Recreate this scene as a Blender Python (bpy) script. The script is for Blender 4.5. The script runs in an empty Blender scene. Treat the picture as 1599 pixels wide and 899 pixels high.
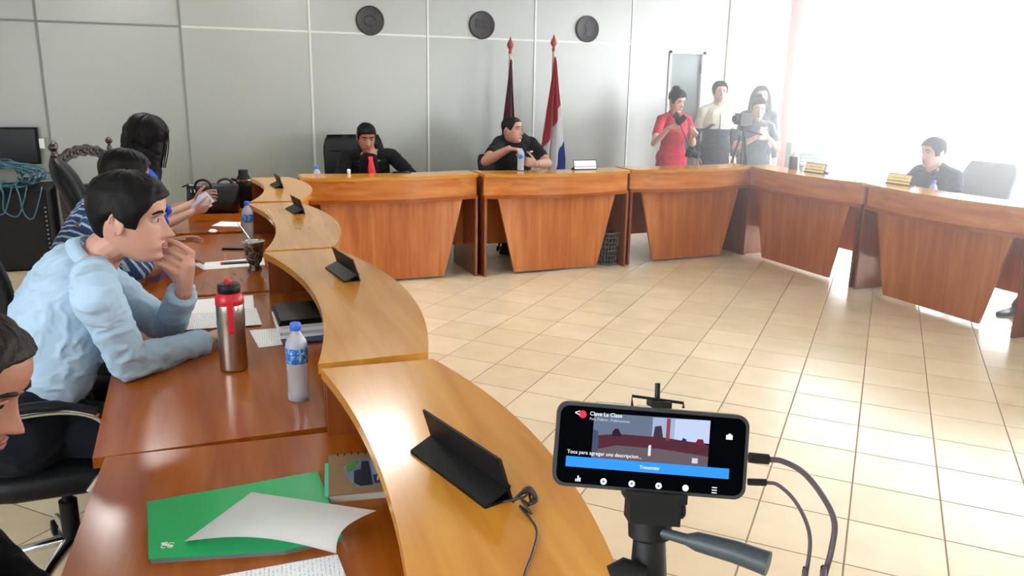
import bpy, bmesh, math, random
import numpy as np
from mathutils import Vector, Matrix, noise
random.seed(4)
SC = bpy.context.scene
COL = SC.collection
V = Vector
PI = math.pi
# ------------------------------------------------------------------ camera, light, exposure
HEAD, PITCH, ROLL, CAMZ, FPX = math.radians(22), 0.24535, 0.01714, 1.6, 1263.6
fw = V((math.sin(HEAD)*math.cos(PITCH), math.cos(HEAD)*math.cos(PITCH), -math.sin(PITCH)))
rt0 = V((math.cos(HEAD), -math.sin(HEAD), 0)); up0 = rt0.cross(fw)
rt = rt0*math.cos(ROLL) + up0*math.sin(ROLL); up = -rt0*math.sin(ROLL) + up0*math.cos(ROLL)
CAM = V((0, 0, CAMZ))
cd = bpy.data.cameras.new('camera'); cam = bpy.data.objects.new('camera', cd); COL.objects.link(cam)
cd.sensor_width = 36; cd.lens = FPX/1599*36; cd.clip_start = .05
M = Matrix.Identity(4)
for i, a in enumerate((rt, up, -fw)):
    for j in range(3): M[j][i] = a[j]
M.translation = CAM
cam.matrix_world = M; SC.camera = cam

def U(x, y, d):                       # a point seen at photo pixel x, y, d metres deep
    return CAM + (fw + rt*(x-799.5)/FPX - up*(y-449.5)/FPX)*d
def T(x, y, z):                       # a point seen at photo pixel x, y, at height z
    r = fw + rt*(x-799.5)/FPX - up*(y-449.5)/FPX
    return CAM + r*((z-CAMZ)/r.z)

SC.view_settings.view_transform = 'Standard'
try: SC.view_settings.look = 'None'
except Exception: pass
SC.view_settings.gamma = 1.0
SC.view_settings.use_curve_mapping = False
SC.view_settings.exposure = 0.84
try: SC.cycles.sample_clamp_indirect = 8.0; SC.cycles.blur_glossy = 1.0
except Exception: pass
w = bpy.data.worlds.new('sky'); SC.world = w; w.use_nodes = True
bg = w.node_tree.nodes['Background']; bg.inputs[0].default_value = (0.93, 0.97, 1, 1); bg.inputs[1].default_value = 7.0
sd = bpy.data.lights.new('sun', 'SUN'); sun = bpy.data.objects.new('sun', sd); COL.objects.link(sun)
sd.energy = 9; sd.angle = math.radians(1.5); sd.color = (1, .95, .86)
sun.rotation_euler = V((-.75, -.2, -.85)).to_track_quat('-Z', 'Y').to_euler()
XR, XL, YB, YF, ZC = 7.5, -2.8, 8.6, -3.2, 3.0
def portal(loc, direction, sx, sy):
    l = bpy.data.lights.new('window_daylight', 'AREA'); l.shape = 'RECTANGLE'; l.size = sx; l.size_y = sy; l.cycles.is_portal = True
    o = bpy.data.objects.new('window_daylight', l); COL.objects.link(o); o.location = loc
    o.rotation_euler = V(direction).to_track_quat('-Z', 'Y').to_euler()
portal((XR+.1, 4.65, 1.5), (-1, 0, 0), 2.9, 7.8)
portal((5.7, YF-.1, 1.7), (0, 1, 0), 2.2, 1.8)  # portal of the added window behind the camera
portal((XL-.1, -.2, 1.75), (1, 0, 0), 1.7, 3.6)  # portal of the added windows in the left wall

# ------------------------------------------------------------------ helpers
def lin(h):
    c = [int(h[i:i+2], 16)/255 for i in (0, 2, 4)]
    return tuple(v/12.92 if v <= .04045 else ((v+.055)/1.055)**2.4 for v in c) + (1,)
MATS = {}
def mat(name, col, rough=.5, metal=0, coat=0, spec=.5, bump=0, bscale=200, var=0, vscale=8, trans=0, emit=0, alpha=1, sheen=0, sub=0, ior=1.45):
    if name in MATS: return MATS[name]
    m = bpy.data.materials.new(name); m.use_nodes = True; nt = m.node_tree; N = nt.nodes; L = nt.links
    b = N['Principled BSDF']
    c = lin(col) if isinstance(col, str) else col
    b.inputs['Base Color'].default_value = c; b.inputs['Roughness'].default_value = rough
    b.inputs['Metallic'].default_value = metal; b.inputs['Coat Weight'].default_value = coat
    b.inputs['Specular IOR Level'].default_value = spec; b.inputs['IOR'].default_value = ior
    b.inputs['Transmission Weight'].default_value = trans; b.inputs['Alpha'].default_value = alpha
    b.inputs['Sheen Weight'].default_value = sheen
    if sub: b.inputs['Subsurface Weight'].default_value = sub; b.inputs['Subsurface Radius'].default_value = (.02, .008, .004); b.inputs['Subsurface Scale'].default_value = .4
    if emit: b.inputs['Emission Color'].default_value = c; b.inputs['Emission Strength'].default_value = emit
    tc = N.new('ShaderNodeTexCoord')
    if var:
        n = N.new('ShaderNodeTexNoise'); n.inputs['Scale'].default_value = vscale; n.inputs['Detail'].default_value = 5
        L.new(tc.outputs['Object'], n.inputs['Vector'])
        mx = N.new('ShaderNodeMix'); mx.data_type = 'RGBA'
        mx.inputs[6].default_value = tuple(v*(1-var) for v in c[:3])+(1,); mx.inputs[7].default_value = tuple(min(1, v*(1+var)) for v in c[:3])+(1,)
        L.new(n.outputs['Fac'], mx.inputs[0]); L.new(mx.outputs[2], b.inputs['Base Color'])
    if bump:
        n = N.new('ShaderNodeTexNoise'); n.inputs['Scale'].default_value = bscale; n.inputs['Detail'].default_value = 3
        L.new(tc.outputs['Object'], n.inputs['Vector'])
        bp = N.new('ShaderNodeBump'); bp.inputs['Strength'].default_value = bump; bp.inputs['Distance'].default_value = .003
        L.new(n.outputs['Fac'], bp.inputs['Height']); L.new(bp.outputs[0], b.inputs['Normal'])
    MATS[name] = m; return m

def wood(name, c0, c1, axis, rough=.22, coat=.5, scale=1.0, seed=0):
    m = bpy.data.materials.new(name); m.use_nodes = True; nt = m.node_tree; N = nt.nodes; L = nt.links
    b = N['Principled BSDF']; b.inputs['Roughness'].default_value = rough; b.inputs['Coat Weight'].default_value = coat
    b.inputs['Coat Roughness'].default_value = .12; b.inputs['Specular IOR Level'].default_value = .35
    tc = N.new('ShaderNodeTexCoord'); mp = N.new('ShaderNodeMapping')
    s = [14*scale]*3; s[axis] = 1.3*scale; mp.inputs['Scale'].default_value = s; mp.inputs['Location'].default_value = (seed, seed*.7, seed*1.3)
    L.new(tc.outputs['Object'], mp.inputs[0])
    n = N.new('ShaderNodeTexNoise'); n.inputs['Scale'].default_value = 1.2; n.inputs['Detail'].default_value = 3; n.inputs['Distortion'].default_value = .5
    L.new(mp.outputs[0], n.inputs['Vector'])
    mp2 = N.new('ShaderNodeMapping'); s = [50]*3; s[axis] = 2; mp2.inputs['Scale'].default_value = s
    L.new(tc.outputs['Object'], mp2.inputs[0])
    n2 = N.new('ShaderNodeTexNoise'); n2.inputs['Scale'].default_value = 1.5; n2.inputs['Detail'].default_value = 2
    L.new(mp2.outputs[0], n2.inputs['Vector'])
    ad = N.new('ShaderNodeMath'); ad.operation = 'MULTIPLY_ADD'; ad.inputs[1].default_value = .10
    L.new(n2.outputs['Fac'], ad.inputs[0]); L.new(n.outputs['Fac'], ad.inputs[2])
    r = N.new('ShaderNodeValToRGB'); r.color_ramp.elements[0].position = .42; r.color_ramp.elements[1].position = .82
    r.color_ramp.elements[0].color = lin(c0); r.color_ramp.elements[1].color = lin(c1)
    L.new(ad.outputs[0], r.inputs[0]); L.new(r.outputs[0], b.inputs['Base Color'])
    return m

def link(name, me, m=None, parent=None, smooth=False):
    o = bpy.data.objects.new(name, me); COL.objects.link(o)
    if m is not None:
        for x in (m if isinstance(m, (list, tuple)) else [m]): me.materials.append(x)
    if smooth:
        me.polygons.foreach_set('use_smooth', [True]*len(me.polygons))
    if parent is not None:
        o.parent = parent; o.matrix_parent_inverse = Matrix.Identity(4)
    return o
def obj(name, bm, m=None, parent=None, smooth=False, bevel=0, local=False, seg=2):
    """link a bmesh (world coordinates unless local) as one mesh under parent"""
    if bevel:
        es = [e for e in bm.edges if len(e.link_faces) == 2 and e.calc_face_angle(0) > .7]
        bmesh.ops.bevel(bm, geom=es, offset=bevel, segments=seg, affect='EDGES', clamp_overlap=True)
    bmesh.ops.recalc_face_normals(bm, faces=bm.faces)
    if parent is not None and not local:
        mw = parent.get('_mw'); 
        inv = wm(parent).inverted()
        bmesh.ops.transform(bm, matrix=inv, verts=bm.verts)
    me = bpy.data.meshes.new(name); bm.to_mesh(me); bm.free()
    o = link(name, me, m, parent, smooth)
    if smooth and smooth != 'all':
        try: me.set_sharp_from_angle(angle=math.radians(50))
        except Exception: pass
    return o
def wm(o):
    m = Matrix.LocRotScale(o.location, o.rotation_euler, o.scale)
    return wm(o.parent) @ m if o.parent else m
def origin(o, p):
    """move the origin of a top-level mesh to p, keeping the mesh where it is"""
    p = V(p); o.data.transform(Matrix.Translation(-p)); o.location = p
    for c in o.children:
        c.location = c.location - p
    return o
def tag(o, label, cat, group=None, kind=None):
    o['label'] = label; o['category'] = cat
    if group: o['group'] = group
    if kind: o['kind'] = kind
    return o
def thing(name, label, cat, loc=(0, 0, 0), rz=0, group=None):
    o = bpy.data.objects.new(name, None); COL.objects.link(o); o.empty_display_size = .05
    o.location = loc; o.rotation_euler = (0, 0, rz)
    return tag(o, label, cat, group)
def B(): return bmesh.new()
def box(bm, a, b, mtx=None):
    xs = [(a[i], b[i]) for i in range(3)]
    vs = [bm.verts.new((xs[0][i], xs[1][j], xs[2][k])) for i in (0, 1) for j in (0, 1) for k in (0, 1)]
    if mtx:
        for v in vs: v.co = mtx @ v.co
    for f in ((0, 1, 3, 2), (4, 6, 7, 5), (0, 4, 5, 1), (2, 3, 7, 6), (0, 2, 6, 4), (1, 5, 7, 3)): bm.faces.new([vs[i] for i in f])
    return vs
def loft(bm, rings, cap=True, mi=0):
    R = [[bm.verts.new(p) for p in r] for r in rings]; n = len(R[0]); fs = []
    for a, b in zip(R, R[1:]):
        for i in range(n): fs.append(bm.faces.new((a[i], a[(i+1) % n], b[(i+1) % n], b[i])))
    if cap:
        for r in (R[0], R[-1]):
            c = bm.verts.new(sum((v.co for v in r), V())/n)
            for i in range(n): fs.append(bm.faces.new((c, r[i], r[(i+1) % n])))
    for f in fs: f.material_index = mi
    return R
def frame(t):
    t = V(t).normalized(); a = V((0, 0, 1)) if abs(t.z) < .9 else V((1, 0, 0))
    x = t.cross(a).normalized(); return x, x.cross(t).normalized()
def tube(bm, pts, rads, n=10, cap=True, flat=1, mi=0):
    pts = [V(p) for p in pts]
    if not hasattr(rads, '__len__'): rads = [rads]*len(pts)
    rings = []; x = None
    for i, p in enumerate(pts):
        t = (pts[min(i+1, len(pts)-1)]-pts[max(i-1, 0)])
        if t.length < 1e-9: t = V((0, 0, 1))
        t.normalize()
        if x is None: x, y = frame(t)
        else:
            x = (x - t*x.dot(t)); x = x.normalized() if x.length > 1e-6 else frame(t)[0]; y = x.cross(t)
        rings.append([p + (x*math.cos(a) + y*flat*math.sin(a))*rads[i] for a in [2*PI*k/n for k in range(n)]])
    return loft(bm, rings, cap, mi)
def smooth_path(pts, k=6):
    pts = [V(p) for p in pts]; out = []
    P = [pts[0]*2-pts[1]] + pts + [pts[-1]*2-pts[-2]]
    for i in range(1, len(P)-2):
        for s in range(k):
            t = s/k; a, b, c, d = P[i-1:i+3]
            out.append(.5*((2*b)+(-a+c)*t+(2*a-5*b+4*c-d)*t*t+(-a+3*b-3*c+d)*t**3))
    out.append(pts[-1]); return out
def capsule(bm, p0, p1, r0, r1, n=14):
    p0, p1 = V(p0), V(p1); t = p1-p0; L = t.length
    t = t/L if L > 1e-6 else V((0, 0, 1)); x, y = frame(t); rings = []
    for k in range(1, 5):
        a = PI/2*k/4; rings.append((p0-t*r0*math.cos(a), r0*math.sin(a)))
    for k in range(4, 0, -1):
        a = PI/2*k/4; rings.append((p1+t*r1*math.cos(a), r1*math.sin(a)))
    loft(bm, [[c+(x*math.cos(q)+y*math.sin(q))*r for q in [2*PI*j/n for j in range(n)]] for c, r in rings])
def ellipsoid(bm, c, r, axes=None, n=20, mi=0):
    c = V(c); ax = axes or (V((1, 0, 0)), V((0, 1, 0)), V((0, 0, 1))); rings = []
    for k in range(1, n//2):
        a = PI*k/(n//2)
        rings.append([c + ax[0]*(r[0]*math.sin(a)*math.cos(q)) + ax[1]*(r[1]*math.sin(a)*math.sin(q)) + ax[2]*(r[2]*math.cos(a)) for q in [2*PI*j/n for j in range(n)]])
    loft(bm, rings, True, mi)
def lathe(bm, c, prof, n=32, mi=0, axes=None):
    c = V(c); ax = axes or (V((1, 0, 0)), V((0, 1, 0)), V((0, 0, 1)))
    loft(bm, [[c+ax[0]*(r*math.cos(q))+ax[1]*(r*math.sin(q))+ax[2]*z for q in [2*PI*j/n for j in range(n)]] for z, r in prof], True, mi)
def prism(bm, poly, z0, z1, mtx=None, mi=0):
    """extrude a 2-D outline between two heights"""
    a = [bm.verts.new((x, y, z0)) for x, y in poly]; b = [bm.verts.new((x, y, z1)) for x, y in poly]; n = len(poly)
    fs = [bm.faces.new(a[::-1]), bm.faces.new(b)] + [bm.faces.new((a[i], a[(i+1) % n], b[(i+1) % n], b[i])) for i in range(n)]
    for f in fs: f.material_index = mi
    if mtx:
        for v in a+b: v.co = mtx @ v.co
def voxel(name, bm, vox, it, m, parent=None, wrinkle=0, wscale=9, seed=0):
    bmesh.ops.recalc_face_normals(bm, faces=bm.faces)
    me = bpy.data.meshes.new(name); bm.to_mesh(me); bm.free()
    o = bpy.data.objects.new(name, me); COL.objects.link(o)
    r = o.modifiers.new('r', 'REMESH'); r.mode = 'VOXEL'; r.voxel_size = vox
    if it:
        s = o.modifiers.new('s', 'SMOOTH'); s.factor = .5; s.iterations = it
    dg = bpy.context.evaluated_depsgraph_get(); dg.update()
    me2 = bpy.data.meshes.new_from_object(o.evaluated_get(dg)); bpy.data.objects.remove(o)
    if wrinkle:
        n = len(me2.vertices); co = np.empty(n*3); me2.vertices.foreach_get('co', co); co = co.reshape(-1, 3)
        no = np.empty(n*3); me2.vertices.foreach_get('normal', no); no = no.reshape(-1, 3)
        for i in range(n):
            p = V(co[i])*wscale + V((seed, seed*2, 0))
            q = V((p.x+noise.noise(p*.6)*1.5, p.y, p.z*1.5+noise.noise(p*.5+V((9, 9, 9)))*1.5))
            h = 1-abs(noise.noise(q))*3.2; h += .45*(1-abs(noise.noise(q*2.3+V((5, 1, 7))))*3.2)
            co[i] += no[i]*wrinkle*min(1.2, max(-.15, h))
        me2.vertices.foreach_set('co', co.ravel()); me2.update()
    if parent is not None:
        me2.transform(wm(parent).inverted())
    return link(name, me2, m, parent, True)
def dup(o, parent=None):
    c = o.copy(); COL.objects.link(c)
    if parent: c.parent = parent
    for ch in o.children: dup(ch, c)
    return c
def textmesh(name, s, size, mtx, m, parent, ext=.0002, align='CENTER'):
    cu = bpy.data.curves.new(name, 'FONT'); cu.body = s; cu.size = size; cu.extrude = ext; cu.align_x = align; cu.align_y = 'CENTER'
    o = bpy.data.objects.new(name, cu); COL.objects.link(o)
    dg = bpy.context.evaluated_depsgraph_get(); dg.update()
    me = bpy.data.meshes.new_from_object(o.evaluated_get(dg)); bpy.data.objects.remove(o)
    me.transform(wm(parent).inverted() @ mtx)
    return link(name, me, m, parent)

# ------------------------------------------------------------------ materials
W_TOP = wood('varnished wood counter', 'b97a28', 'cd963e', 0, .2, .3)
W_WORK = wood('varnished wood worktop', '94490f', 'aa6020', 0, .2, .1, seed=3)
W_FRONT = wood('wood front along', 'b96824', 'dc944c', 0, .3, .4, seed=7)
W_PANEL = wood('wood panel upright', 'b06026', 'd28848', 2, .3, .4, seed=11)
W_DARK = wood('dark side wood', '7c3c1c', '9a5428', 2, .3, .4, seed=5)
W_CARVE = mat('dark carved wood', '2a1d18', .35, coat=.4, bump=.6, bscale=60)
M_BLACK = mat('black plastic', '0c0d10', .5, spec=.3)
M_BLKLEATHER = mat('black leather', '0a0c10', .5, spec=.28, bump=.35, bscale=90)
M_BLKFAB = mat('black chair fabric', '15181f', .85, bump=.5, bscale=500)
M_CHROME = mat('chrome', 'c8ccd0', .15, metal=1)
M_STEEL = mat('brushed steel', 'b0a8a0', .28, metal=1, bump=.1, bscale=300)
M_PAPER = mat('white paper', 'fafcff', .6)
M_WHITE = mat('white plastic', 'e6e8ea', .4)
M_SKIN_A = mat('skin tan', 'b78a78', .5, var=.08, vscale=14, sub=.12)
M_SKIN_B = mat('skin brown', '9c6c58', .5, var=.08, vscale=14, sub=.12)
M_SKIN_C = mat('skin light', 'd2aa9a', .5, var=.06, vscale=14, sub=.12)
M_HAIR = mat('black hair', '060507', .55, spec=.22, bump=.5, bscale=160)
M_HAIRB = mat('dark brown hair', '1c1412', .55, spec=.25, bump=.5, bscale=160)
M_EYE = mat('eye white', 'b4a8a2', .2)
M_IRIS = mat('dark iris', '1a0f0a', .15)
M_LIP = mat('lip', 'a0605a', .45)
M_LIPB = mat('lip brown', '84493c', .45)

# ------------------------------------------------------------------ room
def struct(o): o['kind'] = 'structure'; return o
def plain(name, a, b, m):
    bm = B(); box(bm, a, b); return struct(obj(name, bm, m))
# floor with square tiles laid at 45 degrees
def floor_mat():
    m = bpy.data.materials.new('beige glossy tiles'); m.use_nodes = True; N = m.node_tree.nodes; L = m.node_tree.links
    b = N['Principled BSDF']; tc = N.new('ShaderNodeTexCoord'); mp = N.new('ShaderNodeMapping')
    t = .33088; mp.inputs['Scale'].default_value = (1/t, 1/t, 0); mp.inputs['Rotation'].default_value = (0, 0, math.radians(46.44)); mp.inputs['Location'].default_value = (1.9103, -13.377, 0)
    L.new(tc.outputs['Object'], mp.inputs[0]); sp = N.new('ShaderNodeSeparateXYZ'); L.new(mp.outputs[0], sp.inputs[0])
    def mth(op, a, bb=None, c=None):
        n = N.new('ShaderNodeMath'); n.operation = op
        for i, v in enumerate((a, bb, c)):
            if v is None: continue
            if isinstance(v, (int, float)): n.inputs[i].default_value = v
            else: L.new(v, n.inputs[i])
        return n.outputs[0]
    dx = mth('PINGPONG', sp.outputs[0], .5); dy = mth('PINGPONG', sp.outputs[1], .5)
    d = mth('MINIMUM', dx, dy)
    g = N.new('ShaderNodeMapRange'); g.inputs[1].default_value = .006; g.inputs[2].default_value = .014; L.new(d, g.inputs[0])
    fx = mth('FLOOR', sp.outputs[0]); fy = mth('FLOOR', sp.outputs[1]); cb = N.new('ShaderNodeCombineXYZ'); L.new(fx, cb.inputs[0]); L.new(fy, cb.inputs[1])
    wn = N.new('ShaderNodeTexWhiteNoise'); wn.noise_dimensions = '3D'; L.new(cb.outputs[0], wn.inputs[0])
    ns = N.new('ShaderNodeTexNoise'); ns.inputs['Scale'].default_value = 5; ns.inputs['Detail'].default_value = 5; L.new(tc.outputs['Object'], ns.inputs['Vector'])
    s = mth('MULTIPLY_ADD', wn.outputs[0], .35, mth('MULTIPLY', ns.outputs['Fac'], .75))
    r = N.new('ShaderNodeValToRGB'); r.color_ramp.elements[0].color = lin('d6c4a2'); r.color_ramp.elements[1].color = lin('ecdcc0'); r.color_ramp.elements[0].position = .15; r.color_ramp.elements[1].position = .9
    L.new(s, r.inputs[0])
    mx = N.new('ShaderNodeMix'); mx.data_type = 'RGBA'; mx.inputs[6].default_value = lin('8d7a63'); L.new(g.outputs[0], mx.inputs[0]); L.new(r.outputs[0], mx.inputs[7])
    L.new(mx.outputs[2], b.inputs['Base Color'])
    rr = mth('MULTIPLY_ADD', g.outputs[0], -.5, .68); rr2 = mth('MULTIPLY_ADD', ns.outputs['Fac'], .12, rr); L.new(rr2, b.inputs['Roughness'])
    bp = N.new('ShaderNodeBump'); bp.inputs['Strength'].default_value = .4; bp.inputs['Distance'].default_value = .002; L.new(g.outputs[0], bp.inputs['Height']); L.new(bp.outputs[0], b.inputs['Normal'])
    return m
plain('floor', (XL, YF, -.1), (XR, YB, 0), floor_mat())
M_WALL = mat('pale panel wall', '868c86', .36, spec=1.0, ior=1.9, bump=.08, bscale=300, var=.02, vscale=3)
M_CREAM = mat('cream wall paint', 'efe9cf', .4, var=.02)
M_CEIL = mat('white ceiling', 'd0d0cc', .8)
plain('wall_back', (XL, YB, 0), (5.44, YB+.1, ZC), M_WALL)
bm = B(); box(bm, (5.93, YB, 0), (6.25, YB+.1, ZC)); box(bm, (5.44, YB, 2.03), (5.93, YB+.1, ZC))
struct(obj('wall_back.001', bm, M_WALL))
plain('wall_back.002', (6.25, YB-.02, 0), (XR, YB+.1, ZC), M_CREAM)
bm = B(); box(bm, (XL-.1, YF, 0), (XL, YB, .9)); box(bm, (XL-.1, YF, 2.6), (XL, YB, ZC)); box(bm, (XL-.1, YF, .9), (XL, -2.0, 2.6)); box(bm, (XL-.1, 1.6, .9), (XL, YB, 2.6)); struct(obj('wall_left', bm, M_CEIL))
plain('ceiling', (XL-.1, YF-.1, ZC), (XR+.2, YB+.1, ZC+.1), M_CEIL)
# wall behind the camera, with an opening for an added window
bm = B(); box(bm, (XL, YF-.1, 0), (XR, YF, .8)); box(bm, (XL, YF-.1, 2.6), (XR, YF, ZC)); box(bm, (XL, YF-.1, .8), (4.6, YF, 2.6)); box(bm, (6.8, YF-.1, .8), (XR, YF, 2.6))
struct(obj('wall_front', bm, M_CEIL))
# right wall: piers, sill and header around tall windows
bm = B(); box(bm, (XR, YF, 0), (XR+.12, YB+.1, .06)); box(bm, (XR, YF, 2.94), (XR+.12, YB+.1, ZC)); box(bm, (XR, 8.55, 0), (XR+.12, YB+.1, ZC)); box(bm, (XR, YF, 0), (XR+.12, .75, ZC))
struct(obj('wall_right', bm, M_CEIL))
M_GLASS = bpy.data.materials.new('window glass'); M_GLASS.use_nodes = True
N_ = M_GLASS.node_tree.nodes; N_.remove(N_['Principled BSDF']); tr_ = N_.new('ShaderNodeBsdfTransparent'); gl_ = N_.new('ShaderNodeBsdfGlossy'); gl_.inputs['Roughness'].default_value = .02
mx_ = N_.new('ShaderNodeMixShader'); mx_.inputs[0].default_value = .05
for a_, b_ in ((tr_.outputs[0], mx_.inputs[1]), (gl_.outputs[0], mx_.inputs[2]), (mx_.outputs[0], N_['Material Output'].inputs[0])): M_GLASS.node_tree.links.new(a_, b_)
def window(n, p0, p1, axis, XR=XR):
    bm = B()
    t = .035
    if axis == 0:
        y0, y1, z0, z1 = p0[0], p1[0], p0[1], p1[1]; X = XR+.03
        for a, b in (((X, y0, z0), (X+.05, y0+t, z1)), ((X, y1-t, z0), (X+.05, y1, z1)), ((X, y0, z0), (X+.05, y1, z0+t)), ((X, y0, z1-t), (X+.05, y1, z1))): box(bm, a, b)
        g = B(); box(g, (X+.02, y0+t, z0+t), (X+.026, y1-t, z1-t))
    else:
        x0, x1, z0, z1 = p0[0], p1[0], p0[1], p1[1]; Y = YF-.06
        for a, b in (((x0, Y, z0), (x0+t, Y+.05, z1)), ((x1-t, Y, z0), (x1, Y+.05, z1)), ((x0, Y, z0), (x1, Y+.05, z0+t)), ((x0, Y, z1-t), (x1, Y+.05, z1))): box(bm, a, b)
        g = B(); box(g, (x0+t, Y+.02, z0+t), (x1-t, Y+.026, z1-t))
    f = struct(obj('window_%d' % n, bm, M_WHITE)); obj('pane', g, M_GLASS, f)
for i in range(4):
    y0 = .75+i*1.95; window(i+1, (y0, .06), (y0+1.95, 2.94), 0)
window(5, (4.6, .8), (6.8, 2.6), 1)  # unseen window, added for its light and its sheen on the back wall
window(6, (-2.0, .9), (0, 2.6), 0, XL-.1); window(7, (0, .9), (1.6, 2.6), 0, XL-.1)  # unseen windows, added as fill light on the near left sitters
# joint strips of the panelled wall
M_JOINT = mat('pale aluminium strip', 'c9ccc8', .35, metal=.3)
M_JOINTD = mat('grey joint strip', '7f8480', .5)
k = 1
for x in (-2.37, -1.14, .05, 1.25, 2.47, 3.70, 4.92):
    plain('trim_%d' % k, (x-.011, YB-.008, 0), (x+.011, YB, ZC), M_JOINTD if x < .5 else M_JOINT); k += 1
xs = [XL, -1.14, .05, 1.25, 2.47, 3.70, 4.92, 6.24]
for a, b in zip(xs, xs[1:]):
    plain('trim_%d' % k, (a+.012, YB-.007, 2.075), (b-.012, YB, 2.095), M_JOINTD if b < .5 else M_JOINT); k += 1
bm = B(); box(bm, (XL, YB-.012, 0), (5.43, YB, .08)); struct(obj('baseboard_back', bm, M_JOINT))
# grey door, standing in its frame beside the corner
bm = B(); box(bm, (5.47, YB+.02, .01), (5.90, YB+.06, 2.0)); d = struct(obj('door_1', bm, mat('grey door', '9aa5a6', .5)))
bm = B(); box(bm, (5.44, YB-.02, 0), (5.47, YB+.08, 2.03)); box(bm, (5.90, YB-.02, 0), (5.95, YB+.08, 2.03)); box(bm, (5.44, YB-.02, 2.0), (5.95, YB+.08, 2.03)); obj('door_frame', bm, M_WHITE, d)
for z in (.3, 1.0, 1.78):
    bm = B(); tube(bm, [(5.895, YB-.01, z), (5.895, YB-.01, z+.1)], .012); obj('hinge', bm, M_JOINTD, d)
bm = B(); tube(bm, [(5.52, YB+.02, 1.0), (5.52, YB-.03, 1.0), (5.60, YB-.03, 1.0)], .009); obj('door_handle', bm, M_CHROME, d, True)
# round red column, lens flare put into its paler colour
bm = B(); lathe(bm, (7.10, 8.28, 0), [(0, .17), (.12, .17), (.13, .155), (ZC-.12, .155), (ZC-.11, .17), (ZC, .17)], 48)
c = obj('column', bm, mat('flare paled red paint', 'e08a86', .5), smooth=True); c['kind'] = 'structure'; c['label'] = 'round red column, colour paled with lens flare, in front of the bright corner'; c['category'] = 'column'

# ceiling lamps
M_LAMP = mat('lamp diffuser', (1, .98, .95, 1), .4, emit=20)
for i, (x, y, lb) in enumerate(((-.55, 6.3, 'white ceiling light panel over the left desk row'), (1.25, 5.9, 'white ceiling light panel nearer the middle of the room'))):
    t = thing('ceiling_light', lb, 'ceiling light', (x, y, ZC))
    bm = B(); box(bm, (-.30, -.30, -.05), (.30, .30, 0)); obj('housing', bm, M_WHITE, t, local=True)
    bm = B(); box(bm, (-.27, -.27, -.056), (.27, .27, -.05)); obj('diffuser', bm, M_LAMP, t, local=True)

# ------------------------------------------------------------------ desks
CZ, WZ = .88, .70
def desk(label, x, y, rz, hw=.72, depth=.85, wshift=(0, 0), bulge=.12, inner=(.30, .10)):
    t = thing('council_desk', label, 'desk', (x, y, 0), rz, 'curved wooden council desks')
    n = 20; xs = [-hw + 2*hw*i/n for i in range(n+1)]
    arc = lambda X, off: off - bulge*(1-(X/hw)**2)
    bm = B(); out = [(X, arc(X, 0)) for X in xs] + [(X, inner[0]-inner[1]*(1-(X/hw)**2)) for X in xs[::-1]]
    prism(bm, out, CZ-.028, CZ); obj('counter_top', bm, W_TOP, t, bevel=.003, local=True)
    bm = B(); out = [(X, arc(X, .03)) for X in xs[:]] + [(X, arc(X, .05)) for X in xs[::-1]]
    out = [(max(-hw+.003, min(hw-.003, a)), b) for a, b in out]
    prism(bm, out, WZ, CZ-.028); obj('front_apron', bm, W_FRONT, t, local=True)
    bm = B(); a, b = wshift
    out = [(X, arc(X, .01)) for X in xs] + [(hw+b, depth), (-hw-a, depth)]
    prism(bm, out, WZ-.028, WZ); obj('worktop', bm, W_WORK, t, bevel=.003, local=True)
    for s in (-1, 1):
        x0, x1 = sorted((s*hw*.998, s*(hw-.022)))
        bm = B(); box(bm, (x0, .0, .0), (x1, .62, WZ-.028)); obj('side_panel', bm, W_DARK, t, bevel=.002, local=True)
        bm = B(); box(bm, (x0, .048, WZ), (x1, .285, CZ-.028)); obj('shelf_cheek', bm, W_DARK, t, local=True)
    bm = B(); mt = Matrix.Rotation(PI/2, 4, 'X')
    q = [(-hw+.13, WZ-.03), (-hw+.29, .02), (hw-.29, .02), (hw-.13, WZ-.03)]
    prism(bm, q, -.045, -.02, mt); obj('front_panel', bm, W_PANEL, t, bevel=.002, local=True)
    bm = B(); prism(bm, [(-hw+.02, .22), (hw-.02, .22), (hw-.02, WZ-.03), (-hw+.02, WZ-.03)], -.36, -.34, mt); obj('modesty_board', bm, W_PANEL, t, local=True)
    return t
D2R = math.radians
desk('wooden desk nearest the camera with green notebook on its worktop', .537, 1.367, PI/2-D2R(4.0), .635, .82, bulge=.105, inner=(.295, .06))
desk('wooden desk where the man in the light blue shirt leans', .585, 2.825, PI/2, .765)
desk('wooden desk carrying the dark gourd cup, third in the left row', .61, 4.36, PI/2-D2R(1.2), .74)
desk('wooden desk in left row where woman in blue sits by handbag', .695, 5.83, PI/2-D2R(4), .67)
desk('wooden desk in front of the man with the red tie', 1.545, 6.41, D2R(-.5), .72)
desk('wooden desk with waste basket behind it, in front of the flags', 3.00, 6.36, D2R(.8), .695)
desk('wooden desk in front of woman in red polo shirt', 4.425, 6.44, D2R(1.5), .68)
desk('wooden desk on the right side nearest the corner, behind it grey boxy appliance', 5.11, 5.80, -PI/2, .735)
desk('wooden desk on the right side under the seated man in dark shirt', 5.10, 4.30, -PI/2, .72)
desk('wooden desk cut off by the right edge of the photo', 5.19, 2.76, -PI/2-D2R(4), .72)

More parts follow.
